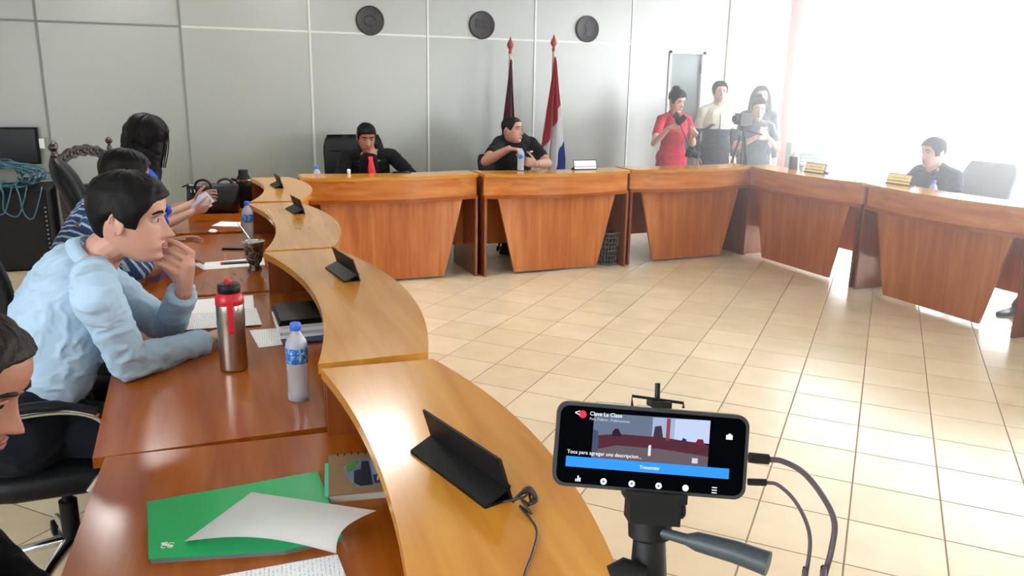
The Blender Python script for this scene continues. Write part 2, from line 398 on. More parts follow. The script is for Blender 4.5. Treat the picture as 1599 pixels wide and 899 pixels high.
# ------------------------------------------------------------------ figures
ZT = np.array([-.118, -.112, -.100, -.085, -.070, -.055, -.040, -.020, 0, .015, .035, .055, .075, .092, .104, .111, .115])
XF = np.array([.050, .072, .084, .080, .086, .084, .082, .081, .079, .079, .087, .087, .079, .062, .040, .020, .0])
XB = np.array([.020, -.0, -.022, -.045, -.062, -.072, -.080, -.087, -.093, -.097, -.101, -.101, -.094, -.078, -.056, -.036, -.02])
WH = np.array([.018, .028, .039, .050, .058, .063, .067, .072, .074, .075, .076, .075, .069, .056, .040, .025, .010])
def head_point(z, th, off=0):
    xf, xb, wd = np.interp(z, ZT, XF), np.interp(z, ZT, XB), np.interp(z, ZT, WH)
    xc = (xf+xb)/2+.0; c, s = math.cos(th), math.sin(th)
    pw = .82 if c > 0 else 1.0
    x = xc + (xf-xc)*math.copysign(abs(c)**pw, c); y = wd*math.copysign(abs(s)**.92, s)
    if off == 0 and c > 0:
        g = lambda a, s0: math.exp(-(a/s0)**2)
        prot = np.interp(z, [-.054, -.047, -.042, -.036, -.028, -.01, .012, .028], [0, .010, .027, .036, .030, .017, .007, .001])
        sg = np.interp(z, [-.05, -.04, -.02, .02], [.017, .017, .011, .008])
        x += prot*g(y, sg)
        x -= .011*g(abs(y)-.031, .017)*g(z-.008, .013)
        x += .004*g(z+.061, .006)*g(y, .022) + .005*g(z+.074, .007)*g(y, .022) - .004*g(z+.086, .005)*g(y, .02)
        x += .003*g(z-.027, .008)*g(abs(y)-.028, .02)
    r = math.hypot(x-xc, y) or 1
    return V((x+(x-xc)/r*off, y+y/r*off, z))
def add_head(bm, H):
    rings = []
    for z in list(np.linspace(-.117, .1145, 84)):
        rings.append([H @ head_point(z, 2*PI*k/112) for k in range(112)])
    loft(bm, rings)
    for s in (-1, 1):
        ax = [H.to_3x3().normalized() @ a for a in (V((.93, s*.25, .2)).normalized(), V((-.25*s, .9, 0)).normalized(), V((-.2, 0, .95)).normalized())]
        sc = H.to_scale()[0]
        ellipsoid(bm, H @ V((-.012, s*.077, -.008)), (.013*sc, .007*sc, .022*sc), ax)
        pts = [H @ V((-.012+.0165*math.cos(a)-.004, s*(.081+.004*(math.cos(a) < 0)), -.004+.029*math.sin(a)-.0)) for a in np.linspace(-1.9, 1.3+1.9, 14)]
        tube(bm, pts, .0042*sc, 8)
def add_hair(H, style, m, parent, thick=.012, front=.062, side=-.005, nape=-.055, burns=-.035, vox=None, seed=0):
    """short cropped hair: a thick shell over the cranium with its own hairline"""
    bm = B(); nt, nv = 96, 30; rings = []
    def line(th):
        a = abs(((th+PI) % (2*PI))-PI)           # 0 front .. pi back
        return np.interp(a, [0, .5, .8, 1.05, 1.22, 1.5, 1.75, 2.1, 2.6, PI], [front, front-.002, front-.012, side+.02, burns, burns+.004, side+.022, side, nape, nape])
    for j in range(nv+1):
        v = j/nv; ring = []
        for k in range(nt):
            th = 2*PI*k/nt; z0 = line(th); z = z0+(.1145-z0)*v**.9
            t = -.004 + (thick+.004)*min(1, v*7) if v < 1 else thick
            nz = noise.noise(V((math.cos(th)*6, math.sin(th)*6, v*4+seed)))*.003*min(1, v*4)
            p = head_point(z, th, t+nz); lift = max(0, (z-.05)/.065)
            p.z += (t+nz)*lift*1.1
            ring.append(H @ p)
        rings.append(ring)
    loft(bm, rings, True); 
    return obj('hair', bm, m, parent, 'all')
def face_parts(H, parent, lip, brow, look=0):
    sc = H.to_scale()[0]; R3 = H.to_3x3().normalized(); axs = [R3.col[i].copy() for i in range(3)]
    for s in (-1, 1):
        bm = B(); c = V((.0655, s*.031, .008)); ellipsoid(bm, H @ c, (.0125*sc, .0125*sc, .0085*sc), axs, 16)
        e = obj('eye', bm, M_EYE, parent, 'all')
        bm = B(); ellipsoid(bm, H @ (c+V((.0085, look*.004, 0))), (.0050*sc, .0072*sc, .0072*sc), axs, 14); obj('iris', bm, M_IRIS, e, 'all')
        bm = B(); tube(bm, [H @ V((x, s*y, z)) for x, y, z in ((.0845, .012, .026), (.0855, .024, .0305), (.079, .038, .031), (.067, .050, .025))], [.003*sc, .0042*sc, .004*sc, .002*sc], 8)
        obj('eyebrow', bm, brow, parent, 'all')
        bm = B(); tube(bm, [H @ V((x, s*y, z)) for x, y, z in ((.0735, .017, .009), (.0795, .026, .0165), (.0785, .037, .0165), (.068, .046, .009))], [.0015*sc, .003*sc, .003*sc, .0015*sc], 8)
        obj('eyelid', bm, parent.data.materials[0], parent, 'all')
    bm = B()
    for z, r, x in ((-.0625, .0045, .0885), (-.0725, .0052, .0885)):
        tube(bm, [H @ V((x-.010, -.023, -.067)), H @ V((x, -.012, z)), H @ V((x+.002, 0, z-.001)), H @ V((x, .012, z)), H @ V((x-.010, .023, -.067))], [.001, r*sc, r*sc, r*sc, .001], 10, flat=.9)
    obj('lips', bm, lip, parent, 'all')
def headmat(c, fwd, upv=(0, 0, 1), sc=1):
    f = V(fwd).normalized(); l = V(upv).cross(f).normalized(); u = f.cross(l)
    m = Matrix.Identity(4)
    for i, a in enumerate((f, l, u)):
        for j in range(3): m[j][i] = a[j]*sc
    m.translation = V(c); return m
def hand(bm, wr, d, n, right, curl=.4, s=1, thumb=.5, spread=.08, curls=None):
    wr, d, n = V(wr), V(d).normalized(), V(n); n = (n-d*n.dot(d)).normalized()
    t = d.cross(n) if right else -d.cross(n)
    L = .092*s
    rings = []
    for f, wd, dp in ((-.02, .026, .019), (.15, .030, .017), (.5, .040, .015), (.85, .042, .0135), (1.0, .038, .011)):
        c = wr+d*(L*f); rings.append([c+t*(wd*s*math.cos(a))+n*(dp*s*math.sin(a)) for a in [2*PI*k/16 for k in range(16)]])
    loft(bm, rings)
    for i, (off, ln) in enumerate(((.030, .072), (.0105, .080), (-.0095, .074), (-.029, .058))):
        p = wr+d*L*.93+t*off*s; dd = (d+t*(off*spread/.03*2)).normalized(); nn = n
        cu = curls[i] if curls else curl*(1+.08*i); r = .0088*s
        for j, fr in enumerate((.45, .31, .24)):
            a = cu*(1, 1.1, .7)[j]; dd, nn = (dd*math.cos(a)+nn*math.sin(a)), (nn*math.cos(a)-dd*math.sin(a))
            q = p+dd*ln*fr*s; capsule(bm, p, q, r, r*.92, 10); p = q; r *= .92
    p = wr+d*L*.18+t*.022*s+n*.004*s; dd = (d*.62+t*.75+n*.35*thumb).normalized()
    for ln, r0, r1 in ((.042, .0135, .0105), (.032, .0105, .0095), (.026, .0095, .0075)):
        q = p+dd*ln*s; capsule(bm, p, q, r0*s, r1*s, 10); p = q; dd = (dd+d*.35+n*.25*thumb).normalized()
def wlimb(bm, pts, rads, n=16):
    for (a, b), (r, q) in zip(zip(pts, pts[1:]), zip(rads, rads[1:])): capsule(bm, a, b, r, q, n)
def torso(bm, P, infl=0, b=1, female=False, top=True):
    """P: pelvis, waist, chest, upper, neck points; side vectors at the pelvis and at the shoulders"""
    pts = [P['pelvis']-V((0, 0, .09)), P['pelvis'], P['waist'], P['chest'], P['upper'], P['neck']]
    wd = [.15, .172, .150, .172, .150, .062] if not female else [.155, .175, .125, .150, .130, .052]
    dp = [.09, .118, .105, .122, .088, .060] if not female else [.09, .115, .092, .118, .080, .050]
    sh = (V(P['sL'])-V(P['sR'])).normalized(); hp = (V(P['hL'])-V(P['hR'])).normalized()
    rings = []; pts = [V(p) for p in pts]
    fine = smooth_path(pts, 4); m = len(fine)
    for i, p in enumerate(fine):
        u = i/(m-1); t = (fine[min(i+1, m-1)]-fine[max(i-1, 0)]).normalized()
        s = (hp*(1-u)+sh*u).normalized(); s = (s-t*s.dot(t)).normalized(); f = s.cross(t)
        k = u*5; a, c = np.interp(k, range(6), wd)*b+infl, np.interp(k, range(6), dp)*b+infl
        rings.append([p + s*(a*math.copysign(abs(math.cos(q))**.85, math.cos(q))) + f*(c*math.copysign(abs(math.sin(q))**.9, math.sin(q))) for q in [2*PI*j/28 for j in range(28)]])
    loft(bm, rings)
def person(label, P, skin, shirt, pants, hairm, sleeve='short', vox=.005, b=1, female=False, hands=None, hsc=1.0, wr=.004, hair=None, shoe=None, group=None, look=0, ends=None, svox=None, lip=None, seat=True, collar=True, hipr=.145, wseed=0, wscale=9):
    P = {k: (V(v) if hasattr(v, '__len__') and len(v) == 3 else v) for k, v in P.items()}
    pv, nk = P['pelvis'], P['neck']
    sm = (P['sL']+P['sR'])/2
    P.setdefault('upper', sm.lerp(nk, .25)); P.setdefault('chest', pv.lerp(sm, .68)); P.setdefault('waist', pv.lerp(sm, .33))
    H = headmat(P['head'], P['face'], P.get('hup', (0, 0, 1)), hsc)
    bm = B(); add_head(bm, H)
    nkr = .052*b if not female else .044*b
    wlimb(bm, [nk-V((0, 0, .02)), nk.lerp(P['head'], .3), H @ V((-.022, 0, -.055))], [nkr*1.12, nkr, nkr])
    torso(bm, P, -.006, b, female)
    A = b*(.86 if female else 1)
    for s in 'LR':
        wlimb(bm, [nk.lerp(P['s'+s], .3), P['s'+s], P['e'+s], P['e'+s].lerp(P['w'+s], .35), P['w'+s]], [.05*A, .054*A, .040*A, .041*A, .026*A])
        wlimb(bm, [P['h'+s], P['k'+s], P['k'+s].lerp(P['a'+s], .3), P['a'+s]], [.082*b, .054*b, .052*b, .036*b])
    for hnd in (hands or []): hnd(bm)
    o = voxel('person', bm, vox, 2, skin)
    tag(o, label, 'person', group)
    origin(o, (pv.x, pv.y, min(P['aL'].z, P['aR'].z)-.07))
    face_parts(H, o, lip or M_LIP, hairm, look)
    # shirt
    bm = B(); torso(bm, P, .008, b, female)
    sv = svox or max(vox, .006)
    for s in 'LR':
        S, E, Wr = P['s'+s], P['e'+s], P['w'+s]
        if sleeve == 'long':
            wlimb(bm, [nk.lerp(S, .35), S, E, Wr.lerp(E, .24)], [.052*A, .060*A, .051*A, .038*A])
            d = (Wr-E).normalized(); tube(bm, [Wr.lerp(E, .30), Wr.lerp(E, .28), Wr.lerp(E, .04), Wr.lerp(E, .03)], [.036*A, .041*A, .040*A, .034*A], 20)
        else:
            fr = {'short': .62, 'half': .9}[sleeve]
            wlimb(bm, [nk.lerp(S, .35), S, S.lerp(E, fr)], [.050*A, .060*A, .056*A])
    if not seat: wlimb(bm, [P['hL']+V((0, 0, .02)), P['hR']+V((0, 0, .02))], [.105*b, .105*b]); wlimb(bm, [P['hL']-V((0, 0, .12)), P['hR']-V((0, 0, .12))], [.100*b, .100*b]); torso(bm, dict(P, pelvis=pv-V((0, 0, .1))), .010, b, female)
    voxel('shirt', bm, sv, 6, shirt, o, wrinkle=wr, seed=wseed, wscale=wscale)
    # collar
    bm = B(); ax = (V(P["head"])-nk).normalized(); s = (P['sL']-P['sR']).normalized(); f = s.cross(ax).normalized(); s = ax.cross(f)*1
    rg = []
    for k in range(21):
        a = -PI*.88+2*PI*.88*k/20+PI; c, sn = math.cos(a), math.sin(a)
        top_ = nk+ax*(.022-.016*(c > .4)) + (-f*c*-1)*0
        dirn = f*math.cos(a)*1.0+s*math.sin(a)
        r0, r1 = nkr*1.12+.006, nkr*1.42+.012
        tp = nk+ax*.040+dirn*r0-ax*.03*max(0, math.cos(a)); bt = nk+ax*.004+dirn*r1-ax*.030*max(0, math.cos(a))
        rg.append((tp, bt))
    for (a, b_), (c, d_) in zip(rg, rg[1:]):
        bm.faces.new([bm.verts.new(v) for v in (a, c, d_, b_)])
    bmesh.ops.remove_doubles(bm, verts=bm.verts, dist=1e-5)
    bmesh.ops.solidify(bm, geom=bm.faces[:], thickness=.004)
    if collar: obj('collar', bm, shirt, o, 'all')
    else: bm.free()
    # trousers
    bm = B(); 
    ellipsoid(bm, pv-V((0, 0, .03)), ((hipr if seat else .11)*b, (hipr if seat else .11)*b, .11*b))
    if seat: wlimb(bm, [P['hL'], P['hR']], [hipr*.88*b, hipr*.88*b])
    for s in 'LR': wlimb(bm, [P['h'+s], P['k'+s], P['k'+s].lerp(P['a'+s], .3), P['a'+s]], [.090*b, .072*b, .064*b, .054*b])
    voxel('trousers', bm, max(sv, .008), 3, pants, o, wrinkle=.003, seed=wseed+3)
    for s in 'LR':
        f = V(P.get('toe', P['face'])); f = V((f.x, f.y, 0)).normalized(); l = V((-f.y, f.x, 0)); a = V((P['a'+s].x, P['a'+s].y, 0)); z0 = P['a'+s].z-.075
        bm = B(); rings = []
        for u, wd, h in ((-.08, .026, .05), (-.06, .036, .075), (0, .040, .085), (.07, .044, .06), (.14, .046, .045), (.18, .034, .038), (.20, .014, .025)):
            c = a+f*u; rings.append([c+l*(wd*math.cos(q))+V((0, 0, z0+.002+h*.5+h*.5*math.sin(q))) for q in [2*PI*j/16 for j in range(16)]])
        loft(bm, rings); obj('shoe', bm, shoe or M_BLACK, o, 'all')
    if hair is not None: add_hair(H, None, hairm, o, **hair)
    return o, H, P

def legs(pv, f, side=.10, sit=True, foot=.42, kn=.42, floor=0):
    f = V(f).normalized(); l = V((-f.y, f.x, 0)); pv = V(pv); P = {}
    for s, g in (('L', 1), ('R', -1)):
        h = pv+l*g*side*.9-V((0, 0, .02)); P['h'+s] = h
        if sit:
            k = V((h.x, h.y, .5))+f*kn+l*g*.06; P['k'+s] = k; P['a'+s] = V((k.x, k.y, .075))+f*(foot-kn)
        else:
            P['k'+s] = V((h.x, h.y, .48))+f*.02; P['a'+s] = V((h.x, h.y, .075))+l*g*.01
    return P

CLOTH = dict(rough=.85, bump=.25, bscale=700, sheen=.05, spec=.2)
S_LBLUE = mat('light blue shirt cotton', '9fbad2', .8, bump=.2, bscale=600, var=.03, vscale=5)
S_BLUE = mat('bright blue blouse', '1c4fc0', **CLOTH)
S_BLACK = mat('black shirt cloth', '090b0f', **CLOTH)
S_POLO = mat('black polo cloth', '0c0f14', **CLOTH)
S_REDP = mat('red polo cloth', 'c03048', **CLOTH)
S_GREYT = mat('blue grey tee cloth', '59666d', **CLOTH)
S_NAVY = mat('dark navy trousers', '10141f', **CLOTH)
S_JEAN = mat('blue jeans', '243450', **CLOTH)
def stripe_mat():
    m = mat('blue striped shirt', '33507c', .8); N = m.node_tree.nodes; L = m.node_tree.links; tc = N.new('ShaderNodeTexCoord')
    wv = N.new('ShaderNodeTexWave'); wv.bands_direction = 'DIAGONAL'; wv.inputs['Scale'].default_value = 14; wv.inputs['Distortion'].default_value = 1.2
    L.new(tc.outputs['Object'], wv.inputs['Vector']); r = N.new('ShaderNodeValToRGB'); r.color_ramp.elements[0].position = .72; r.color_ramp.elements[1].position = .8
    r.color_ramp.elements[0].color = lin('2c4470'); r.color_ramp.elements[1].color = lin('a9bfd6')
    L.new(wv.outputs['Fac'], r.inputs[0]); L.new(r.outputs[0], N['Principled BSDF'].inputs['Base Color']); return m
S_STRIPE = stripe_mat()

# man in the light blue shirt, leaning on his elbows, left hand at his mouth
hp = dict(vox=.0035)
P = dict(head=U(205, 341, 2.45), face=(.975, -.22, -.10), neck=U(146, 408, 2.48), sR=U(150, 462, 2.30), sL=U(130, 415, 2.66), eR=V((-.205, 2.615, .755)), wR=U(322, 533, 2.77),
         eL=V((-.10, 2.97, .752)), wL=U(287, 455, 2.60), pelvis=V((-.52, 2.76, .60)), **legs((-.52, 2.76, .60), (1, 0, 0), kn=.40, foot=.42))
P['upper'] = U(122, 432, 2.48); P['chest'] = U(98, 490, 2.50); P['waist'] = U(82, 575, 2.52)
def hero_left(bm):
    W_ = P['wL']; F = [((300, 395), (281, 382), (260, 375)), ((298, 407), (274, 395), (251, 387)), ((290, 418), (269, 407), (248, 399)), ((281, 427), (265, 418), (249, 411))]
    mcp = []
    for i, f in enumerate(F):
        pts = [U(f[0][0], f[0][1], 2.555), U(f[1][0], f[1][1], 2.53), U(f[2][0], f[2][1], 2.515)]; mcp.append(pts[0])
        mid = pts[1].lerp(pts[2], .5)+V((0, 0, .002))
        capsule(bm, W_.lerp(pts[0], .25), pts[0], .016, .0115, 12)
        capsule(bm, pts[0], pts[1], .0108, .0095, 12); capsule(bm, pts[1], mid, .0095, .0088, 12); capsule(bm, mid, pts[2], .0088, .0078, 12)
    capsule(bm, W_, mcp[1].lerp(mcp[2], .5), .026, .022)
    th = [W_.lerp(mcp[3], .4), U(272, 432, 2.60), U(259, 418, 2.59), U(252, 408, 2.57)]
    wlimb(bm, th, [.016, .013, .011, .009])
def hero_right(bm): hand(bm, U(326, 529, 2.79), (.55, .8, -.03), (0, 0, -1), True, .35, s=1.0)
hero, HH, _ = person('man in light blue shirt leaning on desk with hand at his mouth', P, M_SKIN_A, S_LBLUE, S_NAVY, M_HAIR, 'long', .003, 1.08, hands=[hero_left, hero_right], hsc=1.1,
    hair=dict(thick=.015, front=.060, nape=-.072, side=-.01, burns=-.024), svox=.005, wr=.006, hipr=.18, look=.3, wscale=10)
# dark striped-shirt man behind him
P = dict(head=U(197, 279, 3.52), face=(.9, .2, -.15), neck=U(165, 335, 3.55), sR=U(150, 350, 3.45), sL=U(150, 335, 3.85), eR=T(225, 422, .76), wR=T(270, 408, .745),
         eL=U(222, 400, 3.9), wL=U(262, 378, 3.75), pelvis=V((-.55, 3.95, .57)), **legs((-.55, 3.95, .57), (1, 0, 0), kn=.40, foot=.42))
def h1(bm): hand(bm, P['wR'], (T(345, 397, .74)-T(270, 408, .745)), (0, 0, -1), True, .2, spread=.14)
def h2(bm): hand(bm, P['wL'], (1, -.1, .15), (0, -.5, -1), False, .15, .95, spread=.16)
person('man in blue striped shirt behind light blue shirt, hand on papers', P, M_SKIN_B, S_STRIPE, S_NAVY, M_HAIR, 'half', .005, 1.02, hands=[h1, h2], hair=dict(thick=.014), lip=M_LIPB)
# woman in blue
P = dict(head=U(229, 216, 4.9), face=(.95, -.25, -.35), neck=U(222, 262, 4.92), sR=U(236, 296, 4.75), sL=U(215, 285, 5.08), eR=T(252, 352, .755), wR=U(302, 330, 5.05),
         eL=T(262, 338, .76), wL=U(304, 315, 5.3), pelvis=V((-.36, 5.4, .58)), **legs((-.36, 5.4, .58), (1, 0, 0), kn=.40, foot=.42))
def h3(bm): hand(bm, P['wR'], U(337, 321, 5.15)-U(302, 330, 5.05), (0, .6, .6), True, .5)
def h4(bm): hand(bm, P['wL'], U(330, 303, 5.35)-U(304, 315, 5.3), (.2, -.7, -.2), False, .4)
wo, WHd, _ = person('woman in bright blue blouse with long black hair, reading a card', P, M_SKIN_A, S_BLUE, S_NAVY, M_HAIR, 'half', .005, .92, female=True, hands=[h3, h4], hair=dict(thick=.028, front=.0, side=-.07, nape=-.1, burns=-.08))
bm = B(); rings = []
for px, py, rx, ry in ((231, 181, .04, .04), (230, 186, .09, .08), (229, 200, .122, .105), (227, 220, .128, .10), (227, 238, .125, .10), (229, 252, .10, .09), (236, 266, .07, .07), (243, 282, .04, .045), (249, 296, .015, .02)):
    c = U(px-3, py, 4.92); rings.append([c+rt*(rx*math.cos(q))*(1+.04*math.sin(q*9))+fw.cross(rt).cross(rt)*(-ry*math.sin(q)) for q in [2*PI*j/40 for j in range(40)]])
loft(bm, rings)
voxel('long_hair', bm, .006, 2, M_HAIR, wo, wrinkle=.003, wscale=20)
bm = B()
for dx in (0, 3, 6, -2):
    tube(bm, smooth_path([U(250+dx, 195, 4.8), U(259+dx*.6, 210, 4.76), U(257+dx, 232, 4.76), U(252+dx, 262, 4.78)]), .0035, 6)
obj('loose_strands', bm, M_HAIR, wo, 'all')
# man at bottom left, cut by the frame, looking down
P = dict(head=V((-.378, 1.53, 1.095)), face=(.88, -.25, -.45), hup=(.3, 0, 1), neck=V((-.50, 1.55, .975)), sR=V((-.50, 1.34, .90)), sL=V((-.50, 1.74, .90)), eR=V((-.47, 1.26, .66)), wR=V((-.32, 1.42, .56)),
         eL=V((-.48, 1.82, .66)), wL=V((-.33, 1.68, .56)), pelvis=V((-.78, 1.52, .58)), **legs((-.78, 1.52, .58), (1, 0, 0), kn=.40, foot=.42))
def h5(bm): hand(bm, P['wR'], (.6, .7, 0), (0, 0, -1), True, .4)
def h6(bm): hand(bm, P['wL'], (.6, -.7, 0), (0, 0, -1), False, .4)
person('man with dark hair looking down, cut off by the left edge', P, M_SKIN_B, S_BLACK, S_NAVY, M_HAIRB, 'long', .004, 1.0, hands=[h5, h6], hsc=1.05, hair=dict(thick=.010, front=.078, burns=-.02), lip=M_LIPB)
# man with the red tie, looking down
P = dict(head=U(572, 214, 7.02), face=(-.02, -1, -.34), neck=V((1.50, 7.10, 1.0)), sR=V((1.31, 7.16, .975)), sL=V((1.71, 7.14, .975)), eR=V((1.22, 7.02, .76)), wR=V((1.42, 6.86, .745)),
         eL=V((1.86, 6.98, .80)), wL=V((1.68, 6.84, .745)), pelvis=V((1.52, 7.36, .56)), **legs((1.52, 7.36, .56), (0, -1, 0), kn=.40, foot=.36))
def h7(bm): hand(bm, P['wR'], (.7, -.6, 0), (0, 0, -1), True, .3)
def h8(bm): hand(bm, P['wL'], (-.6, -.7, 0), (0, 0, -1), False, .3)
m1, H1, _ = person('man in black shirt and red tie looking down at desk', P, M_SKIN_B, S_BLACK, S_NAVY, M_HAIR, 'long', .005, 1.06, hands=[h7, h8], hair=dict(thick=.006, front=.055), lip=M_LIPB, collar=False)
bm = B(); rr = [(V((1.49, 7.04, .985)), .014), (V((1.49, 7.00, .975)), .024), (V((1.49, 6.99, .95)), .018), (V((1.49, 6.985, .90)), .028), (V((1.495, 6.98, .84)), .036), (V((1.50, 6.97, .76)), .042), (V((1.50, 6.97, .73)), .004)]
loft(bm, [[c+V((a*hw_, b*.006, 0)) for a, b in ((-1, 0), (-.6, -1), (.6, -1), (1, 0), (.6, 1), (-.6, 1))] for c, hw_ in rr]); obj('tie', bm, mat('red tie silk', 'c81e2c', .4), m1, 'all')
bm = B(); wlimb(bm, [(1.49, 7.10, .88), (1.49, 7.10, .95), (1.49, 7.12, .995)], [.09, .085, .066]); obj('shirt_front', bm, S_BLACK, m1, 'all')
# man in black polo opening a bottle
P = dict(head=U(800, 203, 7.62), face=(.62, -.78, .06), neck=V((2.99, 7.42, 1.12)), sR=V((2.83, 7.38, 1.06)), sL=V((3.15, 7.36, 1.05)), eR=U(758, 252, 7.35), wR=U(795, 232, 7.12),
         eL=V((3.23, 7.14, .88)), wL=U(836, 256, 7.1), pelvis=V((2.98, 7.5, .58)), **legs((2.98, 7.5, .58), (0, -1, 0), kn=.42, foot=.36))
def h9(bm): hand(bm, P['wR'], U(817, 236, 7.08)-U(795, 232, 7.12)+V((0, 0, .01)), (-.1, .1, -1), True, .75)
def h10(bm): hand(bm, P['wL'], U(815, 250, 7.05)-U(836, 256, 7.1), (-.2, .8, 0), False, .8)
m2, H2, _ = person('man in black polo shirt opening a water bottle', P, M_SKIN_A, S_POLO, S_NAVY, M_HAIR, 'short', .0045, 1.08, hands=[h9, h10], hsc=1.03, hair=dict(thick=.005, front=.07, burns=-.01))
bm = B(); wv = (P['wL']-P['eL']).normalized(); x_, y_ = frame(wv); tube(bm, [P['wL']-wv*.03, P['wL']-wv*.012], .031, 16); obj('wristwatch', bm, M_BLACK, m2)
bm = B(); box(bm, (-.016, -.003, -.007), (.016, .003, .007), Matrix.Translation(V((3.10, 7.235, .985)))); obj('chest_badge', bm, M_WHITE, m2)

# people standing at the back
def standing(x, y, f, hgt, hsc=1):
    f = V(f).normalized(); l = V((-f.y, f.x, 0)); s = hgt/1.72; b = V((x, y, 0))
    P = dict(pelvis=b+V((0, 0, .93*s)), neck=b+V((0, 0, 1.435*s)), head=b+V((0, 0, 1.60*s))+f*.03, face=f, sL=b+l*.18*s+V((0, 0, 1.37*s)), sR=b-l*.18*s+V((0, 0, 1.37*s)))
    for q, g in (('L', 1), ('R', -1)):
        P['e'+q] = b+l*g*.235*s+V((0, 0, 1.08*s))-f*.02; P['w'+q] = b+l*g*.23*s+V((0, 0, .83*s))+f*.05
        P['h'+q] = b+l*g*.09*s+V((0, 0, .90*s)); P['k'+q] = b+l*g*.10*s+V((0, 0, .48*s))+f*.02; P['a'+q] = b+l*g*.11*s+V((0, 0, .075))
    return P, f, l
Wx, Wy = 5.11, 7.9
P, f, l = standing(Wx, Wy, (-.15, -1, 0), 1.58)
P['head'] = U(1056, 172, 8.78) if False else P['head']+V((.0, -.01, -.005)); P['face'] = V((.25, -.9, -.35)); P['hup'] = V((0, -.2, 1))
P['sR'] = P['sR']+V((0, -.02, 0)); P['eR'] = U(1021, 224, 8.58); P['wR'] = U(1044, 200, 8.42); P['eL'] = V((Wx+.22, Wy-.08, 1.0)); P['wL'] = U(1081, 214, 8.45)
def h11(bm): hand(bm, P['wR'], (.85, -.3, .3), (.3, -.4, .6), True, .6, .92)
def h12(bm): hand(bm, P['wL'], (.1, -.5, .6), (-.9, -.2, 0), False, .8, .92)
wr_, HR, _ = person('woman in red polo shirt holding up a camera', P, M_SKIN_C, S_REDP, S_NAVY, M_HAIRB, 'short', .0045, .97, female=True, hands=[h11, h12], hair=dict(thick=.012, front=.066, nape=-.03), wseed=5, seat=False)
bm = B(); ellipsoid(bm, HR @ V((-.06, 0, .115)), (.045, .05, .035)); obj('hair_bun', bm, M_HAIRB, wr_, 'all')
P, f, l = standing(5.97, 8.3, (-.3, -1, 0), 1.68)
P['eR'] = P['eR']+V((0, .02, 0))
def h13(bm): hand(bm, P['wR'], (0, -.1, -1), l, True, .3)
def h14(bm): hand(bm, P['wL'], (0, -.1, -1), -l, False, .3)
def two_tone():
    m = mat('white and navy jacket', 'ffffff', .75, bump=.2, bscale=500); N = m.node_tree.nodes; L = m.node_tree.links; g = N.new('ShaderNodeNewGeometry'); s = N.new('ShaderNodeSeparateXYZ'); L.new(g.outputs['Position'], s.inputs[0])
    mm = N.new('ShaderNodeMath'); mm.operation = 'GREATER_THAN'; mm.inputs[1].default_value = 1.135; L.new(s.outputs[2], mm.inputs[0])
    mx = N.new('ShaderNodeMix'); mx.data_type = 'RGBA'; mx.inputs[6].default_value = lin('1d2433'); mx.inputs[7].default_value = lin('e2dccb'); L.new(mm.outputs[0], mx.inputs[0]); L.new(mx.outputs[2], N['Principled BSDF'].inputs['Base Color']); return m
by, HB, PB = person('boy in white and navy zip jacket standing against the wall', P, M_SKIN_C, two_tone(), S_NAVY, M_HAIR, 'long', .005, .98, hands=[h13, h14], hair=dict(thick=.014, front=.064), seat=False)
bm = B(); fz = V((-.3, -1, 0)).normalized(); tube(bm, [V((5.97, 8.3, 1.36))+fz*.09, V((5.97, 8.3, 1.25))+fz*.132, V((5.97, 8.3, .95))+fz*.13], .005, 8); obj('zip', bm, M_BLACK, by)
P, f, l = standing(6.5, 8.2, (-.5, -1, 0), 1.63)
def h15(bm): hand(bm, P['wR'], (0, -.1, -1), l, True, .3)
def h16(bm): hand(bm, P['wL'], (0, -.1, -1), -l, False, .3)
lw, HL, _ = person('long-haired woman in dark jacket standing behind the others', P, M_SKIN_C, mat('dark teal jacket', '2a3a42', **CLOTH), S_NAVY, M_HAIR, 'long', .005, .95, female=True, hands=[h15, h16], hair=dict(thick=.014, front=.07), seat=False)
bm = B()
for s in (-1, 1):
    wlimb(bm, [HL @ V((-.02, s*.06, .07)), HL @ V((-.02, s*.088, 0)), HL @ V((.0, s*.10, -.12)), HL @ V((.02, s*.12, -.26))], [.03, .034, .04, .02])
wlimb(bm, [HL @ V((-.06, 0, .05)), HL @ V((-.09, 0, -.05)), HL @ V((-.09, 0, -.2))], [.06, .07, .06])
voxel('long_hair', bm, .008, 2, M_HAIR, lw, wrinkle=.003, wscale=20)
P, f, l = standing(6.02, 7.62, (-.45, -1, 0), 1.50)
P['face'] = V((-.45, -.9, -.25)); c0 = V((6.02, 7.62, 0)); 
P['eR'] = c0-l*.24+f*.10+V((0, 0, .96)); P['wR'] = c0-l*.06+f*.27+V((0, 0, 1.09)); P['eL'] = c0+l*.24+f*.10+V((0, 0, .96)); P['wL'] = c0+l*.07+f*.27+V((0, 0, 1.09))
def h17(bm): hand(bm, P['wR'], l*.8+f*.3+V((0, 0, .3)), -f, True, .7, .9)
def h18(bm): hand(bm, P['wL'], -l*.8+f*.3+V((0, 0, .3)), -f, False, .7, .9)
gw, HG, PG = person('woman in blue grey tee holding phone with both hands', P, M_SKIN_C, S_GREYT, S_NAVY, M_HAIRB, 'short', .0045, .97, female=True, hands=[h17, h18], hair=dict(thick=.010, front=.068, nape=-.03), seat=False)
bm = B(); ellipsoid(bm, HG @ V((-.05, 0, .12)), (.04, .045, .035)); obj('hair_bun', bm, M_HAIRB, gw, 'all')
